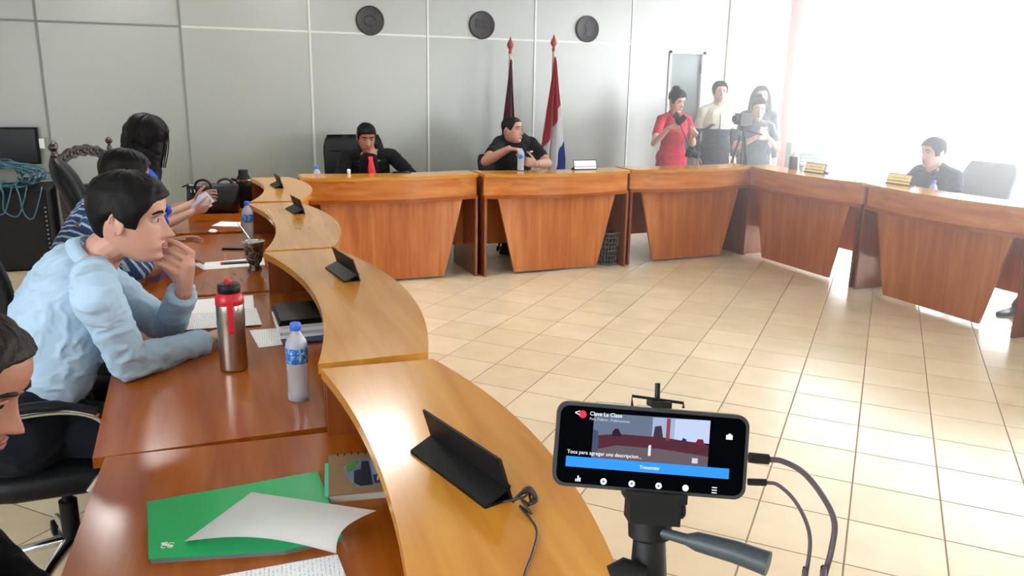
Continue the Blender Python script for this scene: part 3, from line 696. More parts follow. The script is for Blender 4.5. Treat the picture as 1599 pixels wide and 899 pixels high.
# seated man at the right
P = dict(head=U(1457, 238, 6.62), face=(-1, .15, -.1), neck=V((5.76, 4.97, 1.00)), sR=V((5.80, 5.15, .94)), sL=V((5.80, 4.79, .94)), eR=V((5.72, 5.24, .77)), wR=V((5.56, 5.10, .745)),
         eL=V((5.74, 4.70, .77)), wL=V((5.58, 4.82, .745)), pelvis=V((5.92, 4.98, .54)), **legs((5.92, 4.98, .54), (-1, 0, 0), kn=.40, foot=.36))
def h19(bm): hand(bm, P['wR'], (-.7, -.6, 0), (0, 0, -1), True, .3)
def h20(bm): hand(bm, P['wL'], (-.7, .6, 0), (0, 0, -1), False, .3)
person('man in dark shirt seated behind the right-hand desks', P, M_SKIN_C, mat('dark navy shirt', '26303c', **CLOTH), S_NAVY, M_HAIR, 'short', .005, 1.0, hands=[h19, h20], hair=dict(thick=.01))
# person off the right edge, whose shoe shows
P = dict(head=V((5.88, 3.40, 1.21)), face=(-1, .1, -.1), neck=V((5.93, 3.4, 1.04)), sR=V((5.95, 3.59, .985)), sL=V((5.95, 3.21, .985)), eR=V((5.84, 3.66, .77)), wR=V((5.66, 3.52, .745)),
         eL=V((5.84, 3.14, .77)), wL=V((5.66, 3.24, .745)), pelvis=V((6.1, 3.40, .56)), **legs((6.1, 3.40, .56), (-1, 0, 0), kn=.40, foot=.36))
P['kR'] = V((5.78, 3.72, .50)); P['aR'] = V((5.68, 3.98, .075))
def h21(bm): hand(bm, P['wR'], (-.7, -.4, 0), (0, 0, -1), True, .3)
def h22(bm): hand(bm, P['wL'], (-.7, .4, 0), (0, 0, -1), False, .3)
person('person at the right edge with a shoe showing under the desk', P, M_SKIN_C, S_POLO, S_JEAN, M_HAIR, 'short', .006, 1.0, hands=[h21, h22], hair=dict(thick=.01), shoe=mat('dark blue shoe', '25323c', .6))

# ------------------------------------------------------------------ chairs
def office_chair(label, x, y, rz, back_h=.62, arms=True, m=None, back_w=.25, seat_z=.47, group='black office chairs'):
    """facing local -y"""
    m = m or M_BLKLEATHER
    t = thing('office_chair', label, 'chair', (x, y, 0), rz, group)
    bm = B(); rings = []
    for yy, w_, h in ((-.25, .16, .02), (-.235, .22, .045), (-.1, .25, .055), (.1, .25, .055), (.22, .22, .05), (.25, .16, .02)):
        rings.append([V((w_*math.copysign(abs(math.cos(q))**.5, math.cos(q)), yy, seat_z-.05+h*math.copysign(abs(math.sin(q))**.7, math.sin(q)))) for q in [2*PI*j/24 for j in range(24)]])
    loft(bm, rings); obj('seat', bm, m, t, 'all', local=True)
    bm = B(); rings = []
    for k in range(13):
        u = k/12; z = seat_z+.04+back_h*u; w_ = back_w*(1-.16*max(0, u-.75)*4*max(0, u-.75)*4)*(.9+.1*min(1, u*4)); yy = .26+.05*u*u+.02*math.cos(u*PI*2); d_ = .045*(1 if 0 < k < 12 else .4)
        rings.append([V((w_*math.copysign(abs(math.cos(q))**.45, math.cos(q)), yy+d_*math.copysign(abs(math.sin(q))**.7, math.sin(q))+.03*(abs(math.cos(q)))**2*-1, z)) for q in [2*PI*j/32 for j in range(32)]])
    loft(bm, rings); bk = obj('backrest', bm, m, t, 'all', local=True)
    bm = B()
    for z in (.3, .55, .78):
        zz = seat_z+.04+back_h*z; tube(bm, [V((-back_w*.8, .205+.05*z*z, zz)), V((0, .212+.05*z*z, zz-.004)), V((back_w*.8, .205+.05*z*z, zz))], .004, 6)
    obj('seam', bm, M_BLACK, bk, local=True)
    bm = B(); tube(bm, [(0, .1, seat_z-.08), (0, .29, seat_z-.07), (0, .32, seat_z+.12)], .018, 10); obj('back_bracket', bm, M_BLACK, t, True, local=True)
    bm = B(); tube(bm, [(0, 0, .12), (0, 0, .26)], .028, 16); tube(bm, [(0, 0, .26), (0, 0, seat_z-.08)], .016, 16); box(bm, (-.09, -.09, seat_z-.11), (.09, .12, seat_z-.085)); obj('gas_column', bm, M_BLACK, t, True, local=True)
    for k in range(5):
        a = 2*PI*k/5+.3; d_ = V((math.cos(a), math.sin(a), 0))
        bm = B(); tube(bm, [d_*.02+V((0, 0, .12)), d_*.15+V((0, 0, .105)), d_*.28+V((0, 0, .075))], [.022, .018, .013], 10, flat=.8); lg = obj('leg', bm, M_CHROME if arms == 'chrome' else M_BLACK, t, True, local=True)
        bm = B(); n_ = V((-d_.y, d_.x, 0))
        for s in (-1, 1):
            c = d_*.285+n_*s*.013+V((0, 0, .03)); lathe(bm, c, [(-.009, .02), (-.006, .029), (.006, .029), (.009, .02)], 16, axes=(d_, V((0, 0, 1)), n_))
        tube(bm, [d_*.285+V((0, 0, .03)), d_*.28+V((0, 0, .08))], .008, 8); obj('caster', bm, M_BLACK, lg, True, local=True)
    if arms:
        for s in (-1, 1):
            bm = B(); pts = smooth_path([(s*.24, -.10, seat_z-.07), (s*.285, -.16, seat_z+.03), (s*.29, -.17, seat_z+.15), (s*.29, -.08, seat_z+.205), (s*.29, .10, seat_z+.20), (s*.28, .24, seat_z+.13)])
            tube(bm, pts, .012, 10); ar = obj('armrest', bm, M_CHROME if arms == 'chrome' else M_BLACK, t, True, local=True)
            bm = B(); tube(bm, smooth_path([(s*.29, -.15, seat_z+.195), (s*.29, -.05, seat_z+.225), (s*.29, .1, seat_z+.22), (s*.285, .2, seat_z+.17)]), [.016]*6+[.022]*12+[.016], 10, flat=.7); obj('arm_pad', bm, M_BLACK, ar, True, local=True)
    return t
office_chair('black office chair with chrome arms under the man in light blue', -.44, 2.76, PI/2, .40, 'chrome')
office_chair('black high-backed chair of striped-shirt man, at left edge', -.49, 3.68, PI/2+.25, .60)
office_chair('black high-backed leather chair behind the man with red tie', 1.50, 7.52, 0.0, .64, back_w=.29, seat_z=.44)
office_chair('black office chair under the man in black polo', 2.98, 7.56, PI, .38, back_w=.22) if False else office_chair('black office chair under the man in black polo', 2.98, 7.58, 0.05, .40, back_w=.20)
office_chair('black office chair of the man cut off at lower left', -.80, 1.52, PI/2, .42)
office_chair('black chair behind seated man at right', 6.10, 4.93, -PI/2, .52, back_w=.25)
office_chair('black chair at the right edge of the room', 6.18, 3.40, -PI/2, .40)

def finial(bm, p, s=1):
    lathe(bm, p, [(0, .014*s), (.01, .020*s), (.02, .012*s), (.035, .010*s), (.045, .022*s), (.06, .026*s), (.075, .018*s), (.085, .006*s)], 14)
# chair of the woman in blue: padded back inside a carved frame, turned
def carved_chair(label, x, y, rz, pad):
    t = thing('carved_chair', label, 'chair', (x, y, 0), rz, 'carved wooden armchairs'); tz = 1.10
    for s in (-1, 1):
        bm = B(); tube(bm, [(s*.24, .22, 0), (s*.24, .24, .45), (s*.25, .28, tz if not pad else .95)], [.022, .024, .02], 10)
        if not pad: finial(bm, (s*.25, .28, tz-.005))
        obj('back_post', bm, W_CARVE, t, True, local=True)
        bm = B(); tube(bm, [(s*.25, -.22, 0), (s*.25, -.22, .2), (s*.25, -.22, .45)], [.018, .028, .022], 10); obj('leg', bm, W_CARVE, t, True, local=True)
        bm = B(); tube(bm, smooth_path([(s*.26, -.22, .45), (s*.27, -.23, .64), (s*.27, -.1, .68), (s*.26, .25, .66)]), .018, 10); obj('armrest', bm, W_CARVE, t, True, local=True)
    bm = B(); rings = []
    if pad: finial(bm, (0, .40, 1.165), 1.0); obj('finial', bm, W_CARVE, t, True, local=True); bm = B()
    for k in range(17):
        u = -1+2*k/16; z = .6 if pad else tz-.07-.0*u+.07*(1-u*u); rings.append([V((u*.24, .28+.018*a, z+.035*b+.008*math.sin(k*2.2))) for a, b in ((-1, -1), (1, -1), (1, 1), (-1, 1))])
    loft(bm, rings); obj('crest_rail', bm, W_CARVE, t, local=True)
    bm = B()
    for k in range(7):
        u = -.75+1.5*k/6; tube(bm, [(u*.24+.02*math.cos(a), .258, (tz if not pad else .66)-.07+.07*(1-u*u)+.02*math.sin(a)) for a in np.linspace(0, 5, 10)], .005, 6)
    obj('scroll_carving', bm, W_CARVE, t, local=True)
    bm = B(); box(bm, (-.25, -.24, .42), (.25, .24, .50)); obj('seat', bm, M_BLKLEATHER, t, bevel=.02, local=True)
    if pad:
        bm = B(); rings = []
        for k in range(13):
            u = k/12; z = .55+.62*u; w_ = .26*(1-.45*max(0, u-.7)**2*11); dp_ = .07*(1-.75*max(0, u-.8)**2*25); rings.append([V((w_*math.copysign(abs(math.cos(q))**.5, math.cos(q)), .22+dp_*math.sin(q)+.18*u**1.4, z)) for q in [2*PI*j/24 for j in range(24)]])
        loft(bm, rings); obj('backrest', bm, M_BLKLEATHER, t, 'all', local=True)
    else:
        bm = B(); box(bm, (-.22, .24, .52), (.22, .30, .86)); obj('backrest', bm, M_BLKLEATHER, t, bevel=.02, local=True)
    return t
carved_chair('carved dark chair with padded black back behind striped-shirt man', -.28, 5.22, PI/2+.15, True)
carved_chair('carved dark wooden chair with open scrolled crest rail by the wall', -.45, 6.38, .9, False)

# ------------------------------------------------------------------ things on the left desks
TZ = WZ
def sheet(name, label, cat, corners, z, m, th=.0015, group=None, rise=None):
    bm = B(); pts = [T(x, y, z) for x, y in corners]
    a = [bm.verts.new(p) for p in pts]; b = [bm.verts.new(p+V((0, 0, th))) for p in pts]; n = len(a)
    bm.faces.new(a[::-1]); bm.faces.new(b)
    for i in range(n): bm.faces.new((a[i], a[(i+1) % n], b[(i+1) % n], b[i]))
    o = obj(name, bm, m); c = sum(pts, V())/n; origin(o, (c.x, c.y, z)); return tag(o, label, cat, group)
def text_paper():
    m = mat('printed paper', 'eef3f8', .6); N = m.node_tree.nodes; L = m.node_tree.links; tc = N.new('ShaderNodeTexCoord'); mp = N.new('ShaderNodeMapping'); mp.inputs['Rotation'].default_value = (0, 0, .1); L.new(tc.outputs['Object'], mp.inputs[0])
    s = N.new('ShaderNodeSeparateXYZ'); L.new(mp.outputs[0], s.inputs[0]); a = N.new('ShaderNodeMath'); a.operation = 'PINGPONG'; a.inputs[1].default_value = .004; L.new(s.outputs[0], a.inputs[0])
    g = N.new('ShaderNodeMath'); g.operation = 'GREATER_THAN'; g.inputs[1].default_value = .0028; L.new(a.outputs[0], g.inputs[0])
    n = N.new('ShaderNodeTexNoise'); n.inputs['Scale'].default_value = 160; L.new(mp.outputs[0], n.inputs['Vector']); h = N.new('ShaderNodeMath'); h.operation = 'GREATER_THAN'; h.inputs[1].default_value = .5; L.new(n.outputs['Fac'], h.inputs[0])
    mu = N.new('ShaderNodeMath'); mu.operation = 'MULTIPLY'; L.new(g.outputs[0], mu.inputs[0]); L.new(h.outputs[0], mu.inputs[1])
    mx = N.new('ShaderNodeMix'); mx.data_type = 'RGBA'; mx.inputs[6].default_value = lin('eef3f8'); mx.inputs[7].default_value = lin('c0c6ce'); L.new(mu.outputs[0], mx.inputs[0]); L.new(mx.outputs[2], N['Principled BSDF'].inputs['Base Color']); return m
M_TEXT = text_paper()
# steel thermos with red top
def at_obj(o, p): o.location = p; return o
p = T(366, 576, TZ)
t = thing('thermos', 'tall brushed steel thermos with red collar and black lid', 'thermos', (p.x, p.y, TZ))
bm = B(); lathe(bm, (0, 0, 0), [(0, .036), (.004, .042), (.01, .043), (.19, .043), (.215, .0425), (.222, .041)], 48); obj('body', bm, M_STEEL, t, True, local=True)
M_REDP = mat('red plastic', 'b51f28', .35)
bm = B(); lathe(bm, (0, 0, .218), [(0, .0425), (.002, .044), (.022, .043), (.034, .037), (.038, .033)], 48); obj('collar', bm, M_REDP, t, True, local=True)
bm = B(); lathe(bm, (0, 0, .254), [(0, .032), (.002, .034), (.026, .034), (.030, .030)], 40); ld = obj('lid', bm, M_BLACK, t, True, local=True)
bm = B(); tube(bm, [(.006, -.012, .283), (-.004, .012, .290)], .009, 12); obj('spout', bm, M_REDP, ld, True, local=True)
bm = B(); dr = V((-.05, -1, 0)).normalized(); sd_ = V((-dr.y, dr.x, 0))
loft(bm, [[V((0, 0, z))+dr*(r+dd)+sd_*s for dd, s in ((0, -.010), (.007, -.008), (.007, .008), (0, .010))] for z, r in ((.13, .041), (.14, .043), (.2, .043), (.24, .043), (.252, .036))]); obj('strap', bm, M_REDP, t, local=True)
# water bottles
M_PET = mat('clear bottle plastic', (.93, .96, 1, 1), .08, trans=.92, ior=1.25)
M_PETF = mat('frosted water', 'e2e8f2', .25, trans=.6, ior=1.3)
M_CAP = mat('blue cap', '2c66d8', .4)
def label_mat():
    m = mat('blue bottle label', '1f6fc0', .35); N = m.node_tree.nodes; L = m.node_tree.links; tc = N.new('ShaderNodeTexCoord'); n = N.new('ShaderNodeTexNoise'); n.inputs['Scale'].default_value = 60; n.inputs['Distortion'].default_value = 2; L.new(tc.outputs['Object'], n.inputs['Vector'])
    r = N.new('ShaderNodeValToRGB'); r.color_ramp.elements[0].position = .5; r.color_ramp.elements[1].position = .66; r.color_ramp.elements[0].color = lin('1a62b8'); r.color_ramp.elements[1].color = lin('a8d4ee'); L.new(n.outputs['Fac'], r.inputs[0]); L.new(r.outputs[0], N['Principled BSDF'].inputs['Base Color']); return m
M_LABEL = label_mat()
def bottle(label, p, h=.235, r=.031, cap=True, group='plastic water bottles'):
    t = thing('water_bottle', label, 'bottle', p, 0, group); k = h/.235
    bm = B(); prof = [(0, .024), (.004, .030), (.02, .031), (.03, .0295), (.09, .0295), (.10, .031), (.125, .0312), (.165, .0312), (.172, .0305), (.185, .027), (.20, .018), (.208, .0125), (.222, .0125)]
    lathe(bm, (0, 0, 0), [(z*k, q*r/.031) for z, q in prof], 40); obj('body', bm, M_PETF, t, True, local=True)
    bm = B(); lathe(bm, (0, 0, 0), [(.118*k, .0314*r/.031), (.119*k, .0318*r/.031), (.163*k, .0318*r/.031), (.164*k, .0314*r/.031)], 40); obj('wrap_label', bm, M_LABEL, t, True, local=True)
    if cap:
        bm = B(); lathe(bm, (0, 0, 0), [(.214*k, .0145), (.215*k, .0155), (.233*k, .0155), (.236*k, .013)], 24); obj('cap', bm, M_CAP, t, True, local=True)
    return t
p = T(467, 623, TZ); bottle('water bottle with blue cap and label, nearest on left desks', (p.x, p.y, TZ), .232)
bottle('water bottle with blue cap beside the dark gourd cup', (T(389, 378, TZ).x, T(389, 378, TZ).y, TZ), .235)
bottle('small water bottle on the far desk left of the red tie man', (T(493, 273, CZ).x-.01, T(493, 273, CZ).y-.1, CZ-.16) if False else (1.0, 6.80, WZ), .23)
b = bottle('water bottle held by the man in black polo', V((3.035, 7.04, .835)), .20, .03, cap=False); b.location = U(813, 262, 7.05)+V((0, 0, -.02)); 
bottle('water bottle on the desk of the seated man at right', (T(1452, 293, CZ).x+.06, T(1452, 293, CZ).y+.05, CZ-.18) if False else (5.45, 4.68, WZ), .23)
# dark gourd cup with metal straw
p = T(398, 421, TZ); t = thing('gourd_cup', 'dark engraved footed gourd cup with metal straw', 'cup', (p.x, p.y, TZ))
def gourd():
    m = mat('engraved dark gourd', '2b221d', .3, coat=.5); N = m.node_tree.nodes; L = m.node_tree.links; tc = N.new('ShaderNodeTexCoord'); v = N.new('ShaderNodeTexVoronoi'); v.feature = 'DISTANCE_TO_EDGE'; v.inputs['Scale'].default_value = 34; L.new(tc.outputs['Object'], v.inputs['Vector'])
    r = N.new('ShaderNodeValToRGB'); r.color_ramp.elements[0].position = .02; r.color_ramp.elements[1].position = .06; r.color_ramp.elements[0].color = lin('8d8474'); r.color_ramp.elements[1].color = lin('241c18'); L.new(v.outputs['Distance'], r.inputs[0]); L.new(r.outputs[0], N['Principled BSDF'].inputs['Base Color']); return m
G = gourd()
bm = B(); lathe(bm, (0, 0, 0), [(0, .034), (.008, .035), (.018, .026), (.028, .024), (.045, .036), (.075, .043), (.10, .044), (.115, .043), (.125, .048), (.14, .054), (.139, .050), (.12, .038), (.10, .036)], 40); obj('bowl', bm, G, t, True, local=True)
bm = B(); lathe(bm, (0, 0, .136), [(0, .0535), (.003, .056), (.007, .0555), (.0075, .050), (.004, .049)], 40); obj('rim', bm, M_CHROME, t, True, local=True)
bm = B(); tube(bm, [(.0, .005, .10), (-.02, 0, .16), (-.065, -.005, .235)], [.004, .004, .0035], 10); obj('straw', bm, M_CHROME, t, True, local=True)
# paper on the desks
sheet('paper_sheet', 'white paper lying behind steel thermos, farther of two', 'paper', [(287, 470), (395, 461), (397, 483), (275, 492)], TZ+.002, M_PAPER)
sheet('paper_sheet', 'printed paper under the raised arm by the steel thermos', 'paper', [(262, 517), (287, 492), (400, 481), (409, 507)], TZ+.0045, M_TEXT)
sheet('paper_sheet', 'white paper under the black folders beside the near bottle', 'paper', [(389, 516), (404, 543), (497, 531), (496, 508)], TZ+.001, M_TEXT)
sheet('paper_sheet', 'white paper under gourd cup and hand of striped man', 'paper', [(300, 412), (318, 421), (414, 414), (412, 402)], TZ+.001, M_PAPER)
sheet('paper_sheet', 'white paper lying in front of the handbag', 'paper', [(330, 353), (345, 346), (376, 347), (375, 354)], TZ+.001, M_PAPER)
sheet('paper_sheet', 'white paper at the bottom edge of near desk', 'paper', [(325, 903), (527, 866), (548, 920), (340, 960)], TZ+.001, M_TEXT)
# folders in the open shelf of the second desk
t = thing('folder_stack', 'black folders over white papers in shelf by near bottle', 'folders', (.36, 3.0, TZ+.003))
for i, (z, h, m, dx) in enumerate(((0, .012, M_PAPER, .0), (.012, .012, mat('grey papers', 'c9ced4', .6), .006), (.024, .012, M_PAPER, -.004), (.036, .012, mat('paper edge', 'd9dde2', .6), .004), (.048, .010, M_BLKLEATHER, -.003), (.059, .009, M_BLKLEATHER, .004))):
    bm = B(); box(bm, (-.09+dx, -.125, z), (.075, .125, z+h)); obj('papers' if i < 4 else 'folder', bm, m, t, bevel=.0015, local=True)
t = thing('leaflet', 'dark blue printed leaflet in front of black folders', 'leaflet', (.345, 2.835, TZ+.004), .02)
bm = B(); box(bm, (-.075, -.03, 0), (.09, .03, .003)); obj('card', bm, mat('dark blue print', '22356e', .4, var=.6, vscale=60), t, local=True)
# phone and marker on the third desk
p = T(374, 388, TZ); t = thing('smartphone', 'black smartphone lying flat beside the gourd cup', 'phone', (p.x-.01, p.y, TZ), -.35)
bm = B(); box(bm, (-.075, -.036, 0), (.075, .036, .009)); obj('case', bm, M_BLACK, t, bevel=.003, local=True)
bm = B(); box(bm, (-.07, -.032, .009), (.07, .032, .0096)); obj('screen', bm, mat('phone glass', '0c0e12', .08), t, local=True)
t = thing('booklet', 'small dark booklet with red ends on the paper by gourd cup', 'booklet', (.215, 4.235, TZ+.003), -.03)
bm = B(); box(bm, (-.075, -.02, 0), (.075, .02, .006)); obj('cover', bm, mat('navy cover', '23244e', .4), t, local=True)
bm = B(); box(bm, (-.088, -.02, 0), (-.075, .02, .006)); obj('end_stripe', bm, M_REDP, t, local=True); bm = B(); box(bm, (.075, -.02, 0), (.085, .02, .006)); obj('end_stripe', bm, M_REDP, t, local=True)
sheet('round_tag', 'small white oval tag on desk joint near the woman', 'tag', [(325, 361), (329, 358), (336, 358), (340, 361), (336, 363), (329, 363)], TZ+.001, M_WHITE, .003)
# black thermos with handle
t = thing('thermos', 'black thermos with side handle and silver band beside the handbag', 'thermos', (.385, 6.20, TZ))
bm = B(); lathe(bm, (0, 0, 0), [(0, .050), (.005, .055), (.18, .055), (.195, .052)], 36); obj('body', bm, M_BLACK, t, True, local=True)
bm = B(); lathe(bm, (0, 0, .19), [(0, .0535), (.002, .0555), (.014, .0555), (.016, .052)], 36); obj('band', bm, M_CHROME, t, True, local=True)
bm = B(); lathe(bm, (0, 0, .205), [(0, .05), (.012, .048), (.03, .038), (.036, .034), (.065, .034), (.07, .030)], 36); obj('lid', bm, M_BLACK, t, True, local=True)
bm = B(); tube(bm, smooth_path([(-.05, -.01, .20), (-.08, -.012, .205), (-.086, -.012, .17), (-.084, -.012, .09)]), .008, 10, flat=1.4); obj('handle', bm, M_BLACK, t, True, local=True)
# handbag
t = thing('handbag', 'black leather handbag with two handles in front of woman', 'handbag', (.165, 6.02, TZ), -.2)
M_BAG = mat('black glossy leather', '14131a', .28, bump=.4, bscale=70)
bm = B(); rings = []
for z, w_, d_ in ((.0, .15, .055), (.01, .17, .07), (.08, .175, .075), (.15, .172, .05), (.19, .175, .02), (.2, .172, .008)):
    rings.append([V((w_*math.copysign(abs(math.cos(q))**.4, math.cos(q)), d_*math.copysign(abs(math.sin(q))**.6, math.sin(q)), z)) for q in [2*PI*j/36 for j in range(36)]])
loft(bm, rings); obj('body', bm, M_BAG, t, 'all', local=True)
for s, x0 in ((-1, -.055), (1, .085)):
    bm = B(); tube(bm, smooth_path([(x0-.06, s*.02-.02, .17), (x0-.04, s*.03-.02, .215), (x0, s*.03-.02, .232), (x0+.04, s*.03-.02, .215), (x0+.06, s*.02-.02, .17)]), .009, 10); obj('handle', bm, M_BAG, t, True, local=True)
for x0 in (-.135, -.112, .005, .03):
    bm = B(); tube(bm, [(x0, -.052, .165), (x0+.004, -.062, .145)], .0045, 8); obj('stud', bm, M_CHROME, t, True, local=True)
bm = B(); tube(bm, [(-.165, 0, .19), (-.20, -.01, .18)], .006, 8); obj('zip_pull', bm, M_BLACK, t, True, local=True)
# card in the woman's hands
t = thing('folded_card', 'white folded card held by the woman in blue', 'card', U(320, 314, 5.12))
for a, b_, nm in (((306, 306), (322, 299), 'leaf'), ((296, 318), (318, 306), 'leaf')):
    bm = B(); q = [U(a[0], a[1]+8, 5.13), U(a[0]+3, a[1], 5.13), U(b_[0], b_[1], 5.10), U(b_[0]+14, b_[1]+15, 5.10), U(b_[0]+2, b_[1]+22, 5.11)]
    f_ = bm.faces.new([bm.verts.new(v) for v in q]); bmesh.ops.solidify(bm, geom=[f_], thickness=.003); obj(nm, bm, M_PAPER, t)
# green notebook with white sheets, spiral diary
t = thing('green_notebook', 'large green notebook lying on the near desk', 'notebook', (T(372, 806, TZ).x, T(372, 806, TZ).y, TZ))
crn = [(230, 783), (496, 735), (535, 838), (445, 858), (232, 872)]
bm = B(); pts = [T(x, y, TZ+.012) for x, y in crn]; prism(bm, [(q.x, q.y) for q in pts], TZ+.009, TZ+.0115); obj('cover', bm, mat('green cover', '08a862', .32, bump=.1, bscale=60), t)
bm = B(); c0 = sum(pts, V())/5; prism(bm, [((q.x-c0.x)*.985+c0.x, (q.y-c0.y)*.985+c0.y) for q in pts], TZ, TZ+.009); obj('pages', bm, mat('dark pages', '6a6f78', .7), t)
c_ = T(261, 851, TZ+.0122); bm = B()
for ox, oy, rr_ in ((-.006, -.002, .0050), (.007, .002, .0050), (-.004, .006, .0045), (.006, -.006, .0045)): tube(bm, [c_+V((ox+rr_*math.cos(a), oy+rr_*math.sin(a), 0)) for a in np.linspace(0, 5.2, 14)], .0010, 6)
tube(bm, [c_+V((-.010, .010, 0)), c_+V((.0, .001, 0)), c_+V((.011, -.009, 0))], .0018, 6); tube(bm, [c_+V((-.011, .010, 0)), c_+V((.001, .010, 0))], .0016, 6); obj('cover_mark', bm, M_WHITE, t)
bm = B(); Q = {}; n = 14
A_, B_, C_, D_ = T(288, 845, TZ+.016), T(393, 768, TZ+.018), T(588, 797, TZ+.055), T(525, 864, TZ+.045)
for i in range(n+1):
    for j in range(n+1):
        u, v = i/n, j/n; q = A_.lerp(B_, v).lerp(D_.lerp(C_, v), u); q.z = max(TZ+.0135, q.z+.022*math.sin(PI*u)*math.sin(PI*(v*.6+.4))+.01*u*u*math.sin(PI*v))
        q -= (C_-A_).normalized()*.025*math.sin(PI*v)*u*u; Q[i, j] = bm.verts.new(q)
for i in range(n):
    for j in range(n): bm.faces.new((Q[i, j], Q[i+1, j], Q[i+1, j+1], Q[i, j+1]))
bmesh.ops.solidify(bm, geom=bm.faces[:], thickness=-.0006)
o = obj('paper_sheet', bm, M_PAPER, smooth='all'); origin(o, (A_+C_)/2); tag(o, 'white loose sheet curling over the green notebook', 'paper')
t = thing('spiral_diary', 'brown spiral diary with building picture under the near counter', 'diary', (.345, 1.73, TZ), -.16)
bm = B(); box(bm, (-.09, -.10, 0), (.10, .10, .016)); obj('pages', bm, mat('diary pages', 'b8bcb4', .7), t, local=True)
bm = B(); box(bm, (-.092, -.102, .016), (.102, .102, .019)); obj('cover', bm, mat('brown card cover', '8d7355', .5, var=.15), t, local=True)
bm = B(); prism(bm, [(-.052, -.02), (-.03, -.075), (.07, -.068), (.062, .062), (-.030, .066), (-.058, .03)], .019, .0196); pc = obj('picture', bm, mat('sky print', '6f8aa6', .3, var=.3, vscale=20), t, local=True)
bm = B(); prism(bm, [(-.036, -.055), (-.022, -.072), (.006, -.072), (.002, .05), (-.015, .052), (-.018, .01), (-.034, .005)], .0197, .0201); obj('picture_tower', bm, mat('print dark', '23313d', .3), t, local=True)
bm = B(); prism(bm, [(.008, -.022), (.062, -.018), (.058, .055), (.006, .058)], .0197, .0201); obj('picture_block', bm, mat('print pale', '7fa2cc', .3), t, local=True)
bm = B(); prism(bm, [(.010, -.066), (.066, -.060), (.062, -.020), (.009, -.024)], .0197, .0201); obj('picture_base', bm, mat('print navy', '2c3568', .3), t, local=True)
for k in range(3):
    bm = B(); prism(bm, [(.016+k*.017, -.052), (.019+k*.017, -.052), (.021+k*.017, -.030), (.018+k*.017, -.030)], .0202, .0205); obj('picture_door', bm, M_WHITE, t, local=True)
for k in range(3):
    bm = B(); box(bm, (-.097-k*.002, -.095, .003+k*.004), (-.09, .07, .005+k*.004)); obj('page_tab', bm, mat('mint tab', '4fc4a0', .5), t, local=True)
bm = B(); prism(bm, [(-.050, .0), (-.036, .01), (-.020, .055), (-.030, .062), (-.052, .03)], .0197, .0201); obj('picture_leaves', bm, mat('print green', '4f8a3c', .4), t, local=True)
for k in range(9):
    x0 = -.07+k*.0165; bm = B(); tube(bm, [(x0, .098+.008*math.cos(a), .010+.012*math.sin(a)) for a in np.linspace(0, 2*PI, 12)], .0014, 6, cap=False); obj('ring', bm, M_BLACK, t, local=True)

# nameplates
def nameplate(label, ridge0, ridge1, side, face, text=None, h=.09, foot=.055, lean=.30):
    """ridge0 -> ridge1 is the foot line of the upright plate; side is the unit vector towards the sitter"""
    a, b_ = V(ridge0), V(ridge1); t = thing('nameplate', label, 'nameplate', (a+b_)/2, 0, 'desk nameplates')
    s = V(side).normalized(); n = V((0, 0, 1)); th = .006; bm = B()
    top = s*h*math.sin(lean)+n*h*math.cos(lean); off = -s*th
    q = [a, b_, b_+top, a+top]; loft(bm, [[v for v in q], [v+off*1 for v in q]]) ; obj('upright_plate', bm, M_BLACK, t)
    bm = B(); w_ = s*foot
    q0 = [a+n*.030, b_+n*.030, b_+w_+n*.006, a+w_+n*.006]; loft(bm, [q0, [V((v.x, v.y, a.z)) if False else v-n*.006 for v in q0]]); 
    q0 = [a+n*.0, b_+n*.0, b_+w_, a+w_]
    loft(bm, [q0, [v+n*.004 for v in q0]])
    obj('foot', bm, M_BLACK, t)
    if face:
        d_ = (b_-a).normalized(); bm = B(); o2 = off*1.15; i0, i1 = .012, .988
        L_ = (b_-a); q = [a+L_*.02+top*.10+o2, b_-L_*.02+top*.10+o2, b_-L_*.02+top*.93+o2, a+L_*.02+top*.93+o2]; loft(bm, [q, [v+off*.15 for v in q]]); fc = obj('name_card', bm, face, t)
        if text:
            m = Matrix.Identity(4); ex = d_ ; ey = top.normalized(); ez = ex.cross(ey)
            for i, v in enumerate((ex, ey, ez)):
                for j in range(3): m[j][i] = v[j]
            m.translation = (a+b_)/2+top*.5+off*1.5
            bm = B()
            for y_, xs_ in ((.012, ((-.07, -.02), (-.012, .02), (.03, .075))), (-.012, ((-.03, .0), (.008, .04)))):
                for x0, x1 in xs_: box(bm, (x0, y_-.003, 0), (x1, y_+.003, .0004), m)
            obj('faint_lettering', bm, mat('ochre print', 'd8a850', .5), t)
    return t
z = CZ
nameplate('black nameplate seen from behind, biggest and nearest with cable', (.43, 1.476, z), (.495, 1.215, z), (-1, -.25, 0), None)
nameplate('black nameplate seen from behind on second near desk', (.541, 3.20, z), (.571, 2.94, z), (-1, -.12, 0), None)
nameplate('black nameplate seen from behind, third along left counters', (.575, 4.83, z), (.60, 4.62, z), (-1, -.12, 0), None, h=.085)
nameplate('black nameplate seen from behind, farthest on left counters', (.605, 6.02, z), (.617, 5.80, z), (-1, -.05, 0), None, h=.085)
M_YEL = mat('yellow card', 'fff09a', .5)
nameplate('white-faced black nameplate in front of the blue stripe of the flag', (3.20, 6.50, z), (3.42, 6.49, z), (0, 1, 0), M_PAPER)
nameplate('yellow nameplate on right desk nearest the red column', (5.24, 5.90, z), (5.26, 5.67, z), (1, 0, 0), M_YEL, True)
nameplate('yellow nameplate beside the seated man at right', (5.28, 4.99, z), (5.29, 4.76, z), (1, 0, 0), M_YEL, True)
